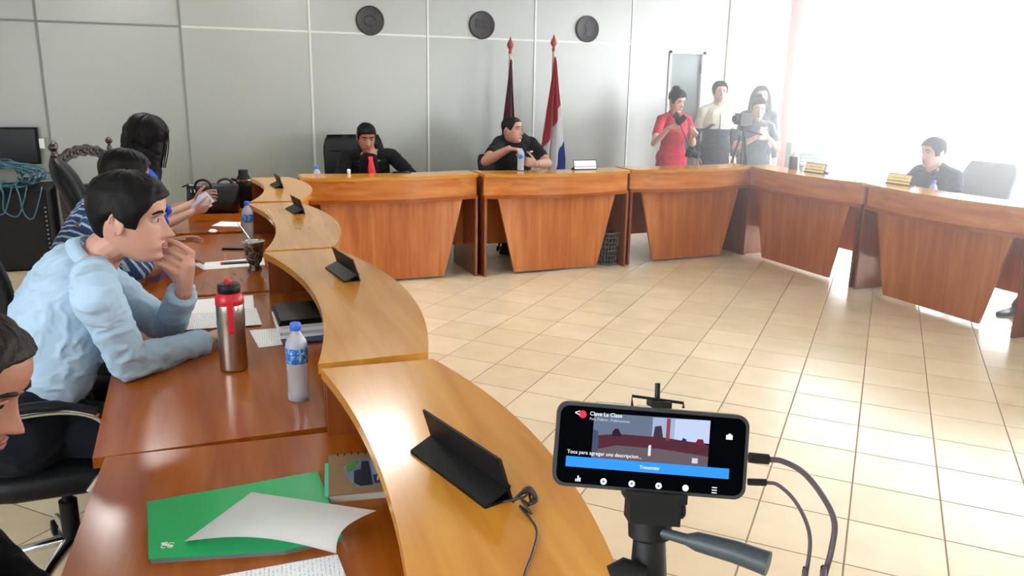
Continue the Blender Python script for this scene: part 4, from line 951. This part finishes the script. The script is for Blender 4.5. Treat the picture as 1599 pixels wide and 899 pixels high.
# cable by the near nameplate
bm = B()
tube(bm, smooth_path([(.475, 1.20, z+.008), (.51, 1.185, z+.02), (.525, 1.21, z+.018), (.515, 1.17, z+.012), (.50, 1.18, z+.02), (.508, 1.15, z+.006), T(812, 790, z+.004), T(838, 825, z+.004), T(832, 862, z+.004), T(818, 905, z+.004), T(822, 960, z+.004)]), .0022, 8)
for k in range(3): tube(bm, smooth_path([(.49, 1.195, z+.008), (.515+.004*k, 1.20, z+.02+.004*k), (.53, 1.19-.006*k, z+.014), (.51, 1.172, z+.01)]), .003, 8)
o = obj('earphone_cable', bm, mat('dark brown cable', '2e211c', .5), smooth='all'); origin(o, (.50, 1.18, z)); tag(o, 'dark coiled cable beside nearest nameplate trailing down the counter', 'cable')

# ------------------------------------------------------------------ far desk things
t = thing('smartphone', 'dark smartphone on the desk beside red tie man', 'phone', (1.66, 6.60, CZ), .1)
bm = B(); box(bm, (-.07, -.034, 0), (.07, .034, .009)); obj('case', bm, M_BLACK, t, bevel=.003, local=True); bm = B(); box(bm, (-.066, -.03, .009), (.066, .03, .0095)); obj('screen', bm, mat('phone glass', '0c0e12', .08), t, local=True)
bm = B(); lathe(bm, (0, 0, 0), [(0, .012), (.002, .014), (.03, .014), (.034, .010)], 16); o = obj('glue_pot', bm, M_WHITE, smooth=True); o.location = (1.235, 6.655, CZ); tag(o, 'tiny white pot on the desk of the red tie man', 'pot')
# waste basket with square openings
t = thing('waste_basket', 'grey plastic lattice waste basket behind the middle front desk', 'basket', (3.575, 6.545, 0))
bm = B(); n, rows = 24, 7; hh = .30
rad = lambda z_: .10+.03*z_/hh
M_BSK = mat('grey basket plastic', '5a5e62', .5)
for k in range(n):
    a = 2*PI*k/n; tube(bm, [(rad(0)*math.cos(a), rad(0)*math.sin(a), .0), (rad(hh)*math.cos(a), rad(hh)*math.sin(a), hh)], .0045, 6)
for j in range(rows+1):
    z_ = .01+hh*.97*j/rows; r_ = rad(z_); tube(bm, [(r_*math.cos(a), r_*math.sin(a), z_) for a in np.linspace(0, 2*PI, 37)], .0045 if 0 < j < rows else .009, 6, cap=False)
obj('lattice', bm, M_BSK, t, local=True)
bm = B(); lathe(bm, (0, 0, 0), [(0, .10), (.006, .10)], 36); obj('bottom', bm, M_BSK, t, local=True)
# black flask and grey appliance at the right
t = thing('thermos', 'dark squat flask on the right desk beside the yellow nameplate', 'thermos', (5.33, 6.15, CZ))
bm = B(); lathe(bm, (0, 0, 0), [(0, .04), (.005, .045), (.10, .045), (.115, .04)], 28); obj('body', bm, mat('plum flask', '4a3a46', .3, coat=.5), t, True, local=True)
bm = B(); lathe(bm, (0, 0, .113), [(0, .034), (.03, .03), (.032, .018), (.045, .016)], 28); obj('lid', bm, M_WHITE, t, True, local=True)
t = thing('drinking_cup', 'small white cup with blue lid beside yellow nameplate', 'cup', (5.30, 6.0, CZ))
bm = B(); lathe(bm, (0, 0, 0), [(0, .018), (.035, .022)], 20); obj('body', bm, M_WHITE, t, True, local=True); bm = B(); lathe(bm, (0, 0, .035), [(0, .023), (.01, .02)], 20); obj('lid', bm, M_CAP, t, True, local=True)
t = thing('air_cooler', 'pale boxy appliance with dark front panel below the red column', 'appliance', (6.62, 7.30, 0), -.55)
M_AC = mat('pale grey casing', 'c3cdd0', .45)
bm = B(); box(bm, (-.30, -.2, 0), (.30, .2, 1.03)); obj('casing', bm, M_AC, t, bevel=.02, local=True)
bm = B(); box(bm, (-.2, -.208, .68), (.22, -.2, .92)); obj('front_panel', bm, mat('grey grille', '78858c', .5), t, bevel=.003, local=True)
for k in range(6):
    bm = B(); box(bm, (-.19, -.216, .70+k*.036), (.21, -.208, .715+k*.036)); obj('louvre', bm, M_AC, t, local=True)

# ------------------------------------------------------------------ flags, medallions
def flag(label, foot, topp, kind):
    foot, topp = V(foot), V(topp); t = thing('flag', label, 'flag', foot); ax = (topp-foot).normalized()
    M_POLE = mat('varnished pole', 'b9a08c', .4)
    bm = B(); tube(bm, [foot+ax*.03, topp], .012, 12); obj('pole', bm, M_POLE, t, True)
    bm = B(); lathe(bm, foot, [(0, .16), (.02, .16), (.03, .06), (.10, .03)], 32); obj('stand', bm, W_CARVE, t, True)
    bm = B(); x, y = V((1, 0, 0)), V((0, 1, 0)); lathe(bm, topp, [(-.01, .014), (.01, .02), (.03, .012), (.06, .032), (.085, .036), (.12, .018), (.16, .002)], 20); obj('finial', bm, mat('copper red wood', '9a4038', .4), t, True)
    bm = B(); tube(bm, [topp-ax*.04+V((.012, -.012, 0)), topp-ax*.10+V((.03, -.02, 0)), topp-ax*.16+V((.02, -.02, 0))], .004, 6); obj('cord', bm, M_WHITE, t)
    bm = B(); n, m_ = 60, 90; Q = {}; Hh = 1.42
    for j in range(m_+1):
        v = j/m_
        for i in range(n+1):
            u = i/n
            if kind == 'py': xl, xr = -.005-.17*v**1.1, .02+.13*min(1, v*1.3)
            else: xl, xr = -.01-.10*v, .01+.10*v
            xx = xl+(xr-xl)*u; c = topp-ax*(.07+Hh*v)
            amp = .045*min(1, v*2.5)
            Q[i, j] = bm.verts.new(c+V((xx, amp*math.sin(u*PI*5+v*1.5)-.035, 0)))
    for i in range(n):
        for j in range(m_):
            f_ = bm.faces.new((Q[i, j], Q[i+1, j], Q[i+1, j+1], Q[i, j+1])); u, v = (i+.5)/n, (j+.5)/m_
            if kind == 'py':
                f_.material_index = 0 if v < .70-.35*u else (1 if v < 1.18-.56*u else 2)
            else: f_.material_index = 1 if abs(u-.62) < .03 else 0
    bmesh.ops.solidify(bm, geom=bm.faces[:], thickness=.002)
    cl = obj('cloth', bm, [mat('flag red', 'c81e36', .7), mat('flag white', 'f6f6f8', .7), mat('flag blue', '1d4fb0', .7)] if kind == 'py' else [mat('flag maroon', '741c40', .7), mat('flag pale edge', 'b890a0', .7)], t, 'all')
    if kind == 'py':
        c = topp-ax*(.07+Hh*.865)+V((-.085, -.088, 0))
        for r0, r1, m, nm in ((.052, .046, mat('emblem grey', '5a6070', .6), 'emblem_ring'), (.036, .031, mat('emblem green', '6b7a68', .6), 'emblem_wreath')):
            bm = B(); k_ = 36; a = [[c+V((q*math.cos(2*PI*i/k_), -.003*w_, q*1.25*math.sin(2*PI*i/k_))) for i in range(k_)] for q, w_ in ((r0, 0), (r0, 1), (r1, 1), (r1, 0))]; loft(bm, a+[a[0]], False); obj(nm, bm, m, cl)
        bm = B(); ellipsoid(bm, c, (.014, .003, .016), n=12); obj('emblem_star', bm, mat('emblem ochre', '9a7a50', .6), cl)
    return t
flag('dark maroon flag furled on its pole behind man in black polo', (3.22, 8.25, 0), (3.255, 8.22, 1.93), 'm')
flag('red, white and blue flag with round emblem hanging from pole', (3.74, 8.2, 0), (3.745, 8.2, 1.97), 'py')
M_BRZ = mat('dark bronze', '3e3b40', .5, bump=.8, bscale=45, var=.2, vscale=30)
for i, (x, z_, lb) in enumerate(((1.86, 2.215, 'dark round relief plaque at left, first of three on the wall'), (3.07, 2.22, 'dark round relief plaque above the maroon flag'), (4.335, 2.23, 'round relief plaque at right of the red, white and blue flag'))):
    t = thing('wall_plaque', lb, 'plaque', (x, YB, z_), 0, 'round bronze plaques'); ax = (V((1, 0, 0)), V((0, 0, 1)), V((0, -1, 0)))
    bm = B(); lathe(bm, (0, 0, 0), [(0, .145), (.018, .145), (.024, .138), (.018, .128), (.018, .02), (.0181, .01)], 48, axes=ax); obj('disc', bm, M_BRZ, t, True, local=True)
    bm = B()
    if i == 0:
        for k in range(5): tube(bm, [(.06*math.cos(a+k), -.02, .06*math.sin(a+k)*.8) for a in np.linspace(0, 1.0, 5)], .008, 6)
    elif i == 1:
        box(bm, (-.07, -.024, -.01), (.07, -.016, .045)); box(bm, (-.075, -.026, .05), (.075, -.016, .065))
        for k in range(5): box(bm, (-.065+k*.03, -.028, -.03), (-.052+k*.03, -.016, .05))
    else:
        prism(bm, [(-.05, -.07), (.05, -.07), (.02, .0), (.045, .05), (0, .08), (-.04, .04), (-.02, -.01)], .016, .026, Matrix.Rotation(PI/2, 4, 'X'))
    obj('relief', bm, M_BRZ, t, local=True)
    bm = B(); tube(bm, [(.133*math.cos(a), -.02, .133*math.sin(a)) for a in np.linspace(0, 2*PI, 49)], .005, 8, cap=False); obj('rim', bm, M_BRZ, t, True, local=True)

# ------------------------------------------------------------------ equipment rack with blue cables, wall screen at left
t = thing('equipment_rack', 'black perforated equipment rack standing against the wall at left', 'rack', (-1.44, 8.02, 0), 0)
RT = .66
for x0 in (-.34, .30):
    for y0 in (-.3, .26):
        bm = B(); box(bm, (x0, y0, 0), (x0+.04, y0+.04, RT)); obj('post', bm, M_BLACK, t, local=True)
bm = B(); box(bm, (-.34, -.3, RT), (.34, .3, RT+.03)); obj('top_plate', bm, M_BLACK, t, bevel=.004, local=True)
bm = B(); box(bm, (-.3, -.28, .02), (.3, .28, RT)); obj('cabinet_body', bm, mat('rack black', '0d0f12', .6), t, local=True)
for k in range(14):
    bm = B(); box(bm, (.312, -.304, .04+k*.038), (.326, -.299, .052+k*.038)); obj('mounting_hole', bm, mat('pale hole', '8a8f92', .5), t, local=True)
random.seed(9)
M_CBL = mat('teal network cable', '3f6f80', .5)
t = thing('network_cable_coil', 'tangled teal network cables heaped on the black rack', 'cables', (-1.44, 8.0, RT+.03))
for k in range(12):
    bm = B(); pts = []; r0, r1, ph = random.uniform(.12, .32), random.uniform(.05, .13), random.uniform(0, 6)
    for i in range(26):
        a = 2*PI*i/25*1.3+ph; pts.append((r0*math.cos(a)+random.uniform(-.02, .02)+.02*(k % 3), random.uniform(-.12, .12)*.8-.05, max(.008, .10+r1*math.sin(a)+random.uniform(-.02, .02))))
    tube(bm, smooth_path(pts, 3), .006, 6); obj('cable', bm, M_CBL, t, 'all', local=True)
for k in range(4):
    bm = B(); x0 = -.2+k*.11; tube(bm, smooth_path([(x0, -.1, .06), (x0, -.30, .05), (x0+.02, -.34, -.02), (x0+.03*k-.05, -.335, -.10-.03*k), (x0+.10, -.335, -.17-.02*k), (x0+.16, -.335, -.08), (x0+.19, -.31, .03)]), .006, 6); obj('cable', bm, M_CBL, t, 'all', local=True)
t = thing('wall_screen', 'dark flat screen with pale edge on wall above rack', 'screen', (-1.62, YB, .99), 0)
bm = B(); box(bm, (-.45, -.09, -.16), (.40, -.05, .17)); obj('casing', bm, M_BLACK, t, bevel=.012, local=True)
bm = B(); box(bm, (-.43, -.092, -.14), (.375, -.09, .15)); obj('display', bm, mat('dark navy glass', '10151f', .25), t, local=True)
bm = B(); box(bm, (-.1, -.05, -.08), (.1, 0, .08)); obj('bracket', bm, M_BLACK, t, local=True)
bm = B(); box(bm, (.40, -.085, -.02), (.44, -.055, .07)); obj('end_clip', bm, M_WHITE, t, bevel=.004, local=True)

# ------------------------------------------------------------------ camera gear at the back
def dslr(label, c, fwd, s=1):
    f = V(fwd).normalized(); l = V((0, 0, 1)).cross(f).normalized(); u = f.cross(l); m = Matrix.Identity(4)
    for i, a in enumerate((l, f, u)):
        for j in range(3): m[j][i] = a[j]*s
    m.translation = V(c); t = thing('photo_camera', label, 'camera', c)
    bm = B(); box(bm, (-.065, -.025, -.045), (.065, .03, .04), m); box(bm, (-.025, -.025, .04), (.025, .03, .06), m); obj('body', bm, M_BLACK, t, bevel=.006)
    bm = B(); ax = (V(m.col[0][:3]), V(m.col[2][:3]), V(m.col[1][:3])); lathe(bm, m @ V((0, .03, -.003)), [(0, .034), (.05, .036), (.07, .033), (.072, .028)], 28, axes=ax); obj('lens', bm, mat('lens barrel', '202226', .3), t, True)
    bm = B(); lathe(bm, m @ V((0, .10, -.003)), [(0, .026), (.001, .026)], 28, axes=ax); obj('front_glass', bm, mat('lens glass', '0a0c18', .05), t)
    return t
dslr('black camera held up by the woman in red', U(1063, 188, 8.33), (-.5, .25, .6))
c = dslr('black camera hanging from a strap at the red polo woman', U(1078, 238, 8.40), (.55, -.8, -.25))
bm = B(); tube(bm, [(Wx-.03, Wy-.13, 1.27), (Wx+.02, Wy-.19, 1.1), U(1076, 230, 8.45)], .006, 6); obj('strap', bm, M_BLACK, c)
t = thing('smartphone', 'dark phone in the left hand of the red polo woman', 'phone', (Wx+.20, Wy-.36, 1.20))
bm = B(); box(bm, (-.07, -.035, -.004), (.07, .035, .004), Matrix.Translation((Wx+.21, Wy-.36, 1.19)) @ Matrix.Rotation(-.5, 4, 'Y')); obj('case', bm, M_BLACK, t, bevel=.003)
t = thing('smartphone', 'pale phone held in both hands by blue grey tee woman', 'phone', (5.90, 7.28, 1.13))
fg = V((-.45, -1, 0)).normalized(); cc = V((6.02, 7.62, 1.135))+fg*.33
bm = B(); mt = headmat(cc, fg); box(bm, (-.004, -.036, -.07), (.004, .036, .07), mt); obj('case', bm, mat('pale phone', 'c8b8b4', .4), t, bevel=.003)
# small camera tripod
tx, ty = 5.47, 7.12
t = thing('camera_tripod', 'black video camera on a tripod behind the corner desks', 'tripod', (tx, ty, 0))
hz = 1.12
for k in range(3):
    a = 2*PI*k/3+.5; bm = B(); tube(bm, [(tx+.03*math.cos(a), ty+.03*math.sin(a), hz), (tx+.16*math.cos(a), ty+.16*math.sin(a), .6), (tx+.30*math.cos(a), ty+.30*math.sin(a), .015)], [.012, .010, .008], 8); obj('leg', bm, M_BLACK, t, True)
bm = B(); tube(bm, [(tx, ty, .75), (tx, ty, hz+.10)], .012, 10); obj('centre_column', bm, M_BLACK, t, True)
bm = B(); box(bm, (tx-.035, ty-.035, hz+.06), (tx+.035, ty+.035, hz+.11)); obj('head', bm, M_BLACK, t, bevel=.005)
bm = B(); tube(bm, [(tx, ty, hz+.07), (tx+.16, ty-.10, hz+.02)], .009, 8); obj('pan_handle', bm, M_BLACK, t, True)
bm = B(); box(bm, (tx-.085, ty-.05, hz+.12), (tx+.06, ty+.06, hz+.235)); cm = obj('camera_body', bm, mat('charcoal camera', '26282c', .5), t, bevel=.012)
bm = B(); lathe(bm, (tx-.085, ty, hz+.178), [(0, .038), (.05, .038), (.052, .03)], 24, axes=(V((0, 1, 0)), V((0, 0, 1)), V((-1, 0, 0)))); obj('lens', bm, M_BLACK, cm, True)

# ------------------------------------------------------------------ foreground: phone on a tripod
PD = .64
pc = U(1017, 703, PD); ang = D2R(4.6)
ex = (rt*math.cos(ang)-up*math.sin(ang)).normalized(); ez = (CAM-pc).normalized(); ez = (-fw*1.0+(CAM-pc).normalized()*.4).normalized(); ez = (ez-ex*ez.dot(ex)).normalized(); ey = ez.cross(ex)
PM = Matrix.Identity(4)
for i, a in enumerate((ex, ey, ez)):
    for j in range(3): PM[j][i] = a[j]
PM.translation = pc
px = PD/FPX
t = thing('phone_on_tripod', 'smartphone streaming live video, clamped on tripod in foreground', 'phone', pc)
def rrect(w_, h_, r_, n=6):
    out = []
    for cx, cy, a0 in ((w_-r_, h_-r_, 0), (-w_+r_, h_-r_, PI/2), (-w_+r_, -h_+r_, PI), (w_-r_, -h_+r_, 1.5*PI)):
        for k in range(n+1):
            a = a0+PI/2*k/n; out.append((cx+r_*math.cos(a), cy+r_*math.sin(a)))
    return out
hw_, hh_ = 151*px, 65.5*px
bm = B(); prism(bm, rrect(hw_, hh_, .0095), -.009, 0, PM); obj('case', bm, mat('smoke phone case', '24282d', .3, coat=.2), t, bevel=.0015)
bm = B(); prism(bm, rrect(hw_-.0028, hh_-.0028, .0075), 0, .0004, PM); sc_ = obj('screen', bm, mat('screen black', '020306', .25, spec=.02), t)
def emi(name, c, s=1.0): return mat(name, (0, 0, 0, 1), .5, spec=.2) if False else _emi(name, c, s)
def _emi(name, c, s):
    m = mat(name, (0, 0, 0, 1), .4, spec=.02)
    b_ = m.node_tree.nodes['Principled BSDF']; b_.inputs['Emission Color'].default_value = lin(c); b_.inputs['Emission Strength'].default_value = s; return m
ES = .85
def scr(name, poly, col, lay=1):
    bm = B(); prism(bm, [((x-151)*px, (65.5-y)*px) for x, y in poly], .0004+.00004*(lay-1), .0004+.00004*lay, PM); return obj(name, bm, _emi('screen '+col, col, ES), sc_)
# coordinates on the screen in its own 302 x 131 units
scr('picture_wall', [(58, 14), (240, 12), (240, 48), (58, 50)], '5a6478', 1)
scr('picture_wall_bright', [(150, 14), (240, 12), (240, 46), (150, 48)], '8d9ab4', 2)
scr('picture_windows', [(185, 14), (240, 12), (240, 48), (185, 46)], 'a8b4d0', 3)
scr('picture_column', [(172, 14), (178, 14), (178, 48), (172, 48)], '7a3d48', 4)
scr('picture_desks', [(58, 50), (95, 44), (170, 44), (240, 50), (240, 68), (165, 62), (95, 62), (58, 72)], '4a2630', 4)
scr('picture_floor', [(95, 62), (165, 62), (240, 68), (240, 99), (58, 99), (58, 72)], '5a4e55', 3)
scr('picture_people', [(88, 42), (92, 36), (97, 36), (102, 44), (102, 48), (88, 48)], '2a1c28', 5)
scr('picture_people', [(152, 46), (154, 28), (164, 26), (168, 46)], '3a2c3a', 5)
scr('picture_people', [(196, 48), (199, 42), (204, 44), (206, 50)], '2c2c48', 5)
scr('picture_people', [(218, 50), (222, 42), (230, 42), (234, 52)], '6a2030', 5)
scr('picture_sitter', [(58, 40), (66, 42), (68, 60), (66, 78), (58, 78)], '3c4660', 5)
scr('picture_glint', [(146, 58), (150, 57), (150, 74), (146, 74)], 'c8ccd8', 5)
scr('picture_glint', [(215, 72), (224, 72), (224, 80), (215, 80)], 'b8b4bc', 5)
scr('blue_button', [(19, 84), (274, 84), (274, 100), (19, 100)], '2f86e8', 6)
scr('record_badge', [(40+6*math.cos(a), 18+6*math.sin(a)) for a in np.linspace(0, 2*PI, 17)[:-1][::-1]], 'd8304a', 6)
def stext(s, x, y, size, col='e8ecf4', al='LEFT'):
    mt = PM @ Matrix.Translation(((x-151)*px, (65.5-y)*px, .0008)); textmesh('screen_text', s, size*px, mt, _emi('screen '+col, col, ES), sc_, .00003, al)
stext('<', 27, 17, 16); stext('Clave La Clase', 51, 16, 8.5); stext('Para: Publico - Publicaciones', 51, 24, 5.5, 'b8bccc'); stext('Toca para agregar una descripcion...', 20, 77, 8)
stext('Transmitir', 150, 92.5, 7.5, al='CENTER')
for i, x in enumerate((80, 124, 166, 208)):
    scr('icon', [(x+5*math.cos(a), 119+5*math.sin(a)) for a in np.linspace(0, 2*PI, 17)[:-1][::-1]], 'e8ecf4', 6)
    if i < 3: scr('icon_mark', [(x+2*math.cos(a), 119+2*math.sin(a)) for a in np.linspace(0, 2*PI, 9)[:-1][::-1]], '5a6478', 7)
for k in range(3):
    scr('menu_bar', [(249, 114+4*k), (257, 114+4*k), (257, 115.4+4*k), (249, 115.4+4*k)], 'e8ecf4', 6); scr('chart_bar', [(36+3*k, (118, 113, 116)[k]), (38+3*k, (118, 113, 116)[k]), (38+3*k, 122), (36+3*k, 122)], 'e8ecf4', 6)
scr('camera_icon', [(266, 32), (269, 32), (270, 30), (273, 30), (274, 32), (276, 32), (276, 39), (266, 39)], 'e8ecf4', 6)
bm = B(); box(bm, (-.045, hh_, -.007), (-.02, hh_+.0012, -.003), PM); obj('side_button', bm, M_CHROME, t); bm = B(); box(bm, (-.012, hh_, -.007), (-.002, hh_+.0012, -.003), PM); obj('side_button', bm, M_CHROME, t)
# the tripod that carries it
base = V((pc.x, pc.y, 0)) + V((.0, -.02, 0))
t = thing('tripod', 'black tripod with pan handle holding the streaming phone', 'tripod', base)
def q_(x, y, dz): return U(x, y, PD+dz)
bm = B(); tube(bm, [q_(1027, 598, .012), q_(1026, 640, .012)], .0022, 8); obj('clamp_screw', bm, M_BLACK, t, True)
bm = B(); tube(bm, [q_(987, 634, .006), q_(987, 618, .006), q_(1067, 629, .006), q_(1067, 637, .006)], .0012, 8); box(bm, (-.008, .001, -.02), (.008, .006, .004), PM @ Matrix.Translation((0.005, hh_, 0))); obj('clamp_top', bm, M_BLACK, t)
bm = B(); tube(bm, [q_(1024, 638, .016), q_(1016, 780, .016)], .006, 8); obj('clamp_spine', bm, M_BLACK, t)
bm = B(); mt = PM @ Matrix.Translation((.006, -hh_, 0)); box(bm, (-.024, -.006, -.022), (.024, .001, .006), mt); box(bm, (-.020, -.024, -.026), (.020, -.006, .004), mt); obj('clamp_base', bm, M_BLACK, t, bevel=.002)
bm = B(); k0 = q_(1057, 792, .006); lathe(bm, k0, [(-.006, .007), (-.004, .009), (.004, .009), (.006, .007)], 14, axes=(up, fw, rt)); tube(bm, [q_(1040, 790, .01), k0], .003, 8); obj('lock_knob', bm, M_BLACK, t, True)
nk_ = q_(1015, 808, .012); nb = q_(1012, 905, .012)
bm = B(); tube(bm, [nk_, nk_.lerp(nb, .3), nk_.lerp(nb, .35), nb, V((nb.x, nb.y, nb.z-.05))], [.018, .017, .013, .015, .017], 20); obj('pan_head', bm, M_BLACK, t, True)
bm = B(); tube(bm, [q_(1030, 830, .0), q_(1072, 842, -.012), q_(1088, 845, -.014), q_(1150, 862, -.03), q_(1200, 880, -.042)], [.004, .0045, .0075, .0085, .0092], 20); obj('pan_handle', bm, mat('slate grip', '2b353c', .45), t, True)
bm = B(); tube(bm, [q_(1008, 893, .0), q_(975, 888, .0), q_(952, 897, .0)], [.006, .009, .007], 12); obj('lever', bm, M_BLACK, t, True)
bx, by_ = nb.x, nb.y
bm = B(); tube(bm, [(bx, by_, nb.z-.04), (bx, by_, .55)], .011, 14); obj('centre_column', bm, M_STEEL, t, True)
bm = B(); lathe(bm, (bx, by_, nb.z-.22), [(0, .022), (.05, .026), (.07, .02)], 20); obj('crown', bm, M_BLACK, t, True)
for k in range(3):
    a = 2*PI*k/3-PI/2; d_ = V((math.cos(a), math.sin(a), 0)); c_ = V((bx, by_, 0))
    bm = B(); tube(bm, [c_+d_*.024+V((0, 0, nb.z-.19)), c_+d_*.06+V((0, 0, .5)), c_+d_*.10+V((0, 0, .01))], [.011, .009, .007], 10); lg = obj('leg', bm, M_STEEL, t, True)
    bm = B(); ellipsoid(bm, c_+d_*.10+V((0, 0, .01)), (.012, .012, .010), n=12); obj('foot', bm, M_BLACK, lg, True)
# plugs and cables
for nm, lb, pl, pts, r_ in (('charging_cable', 'thicker dark cable plugged into upper end of streaming phone', ((1170, 714), (1200, 717)), [(1200, 717), (1222, 720), (1255, 738), (1285, 775), (1303, 815), (1298, 860), (1287, 905), (1280, 990)], .0024),
                            ('audio_cable', 'thinner dark cable plugged into lower end of streaming phone', ((1168, 752), (1196, 753)), [(1196, 753), (1215, 757), (1240, 780), (1259, 815), (1265, 850), (1258, 905), (1250, 990)], .0016)):
    t = thing(nm, lb, 'cable', q_(*pl[1], .004))
    bm = B(); tube(bm, [q_(*pl[0], .004), q_(*pl[1], .004)], .0042 if r_ > .002 else .0028, 12); obj('plug', bm, M_BLACK, t, True)
    pp = [q_(x, y, .004) for x, y in pts]; e = pp[-1]; pp += [V((e.x+.02, e.y-.03, .6)), V((e.x+.03, e.y-.05, .02)), V((e.x+.25, e.y-.3, .006))]
    bm = B(); tube(bm, smooth_path(pp), r_, 8); obj('cord', bm, mat('dark plum cord', '4a4048', .5), t, 'all')

# ------------------------------------------------------------------ added haze volumes imitating lens flare
vm = bpy.data.materials.new('window haze'); vm.use_nodes = True; N = vm.node_tree.nodes; N.remove(N['Principled BSDF'])
vs_ = N.new('ShaderNodeVolumeScatter'); vs_.inputs['Density'].default_value = .15; vs_.inputs['Anisotropy'].default_value = .55
vm.node_tree.links.new(vs_.outputs[0], N['Material Output'].inputs['Volume'])
bm = B(); box(bm, (4.3, 2.2, .01), (XR-.02, YB-.03, ZC-.02)); o = obj('glare', bm, vm); tag(o, 'bright haze volume added to wash out the right side of room', 'glare', kind='stuff')
vm2 = vm.copy(); vm2.name = 'thin haze'; vm2.node_tree.nodes[vs_.name].inputs['Density'].default_value = .045
bm = B(); box(bm, (2.4, 1.2, .01), (4.29, YB-.03, ZC-.02)); o = obj('glare', bm, vm2); tag(o, 'thinner haze volume added over the tiled floor in the middle of room', 'glare', kind='stuff')
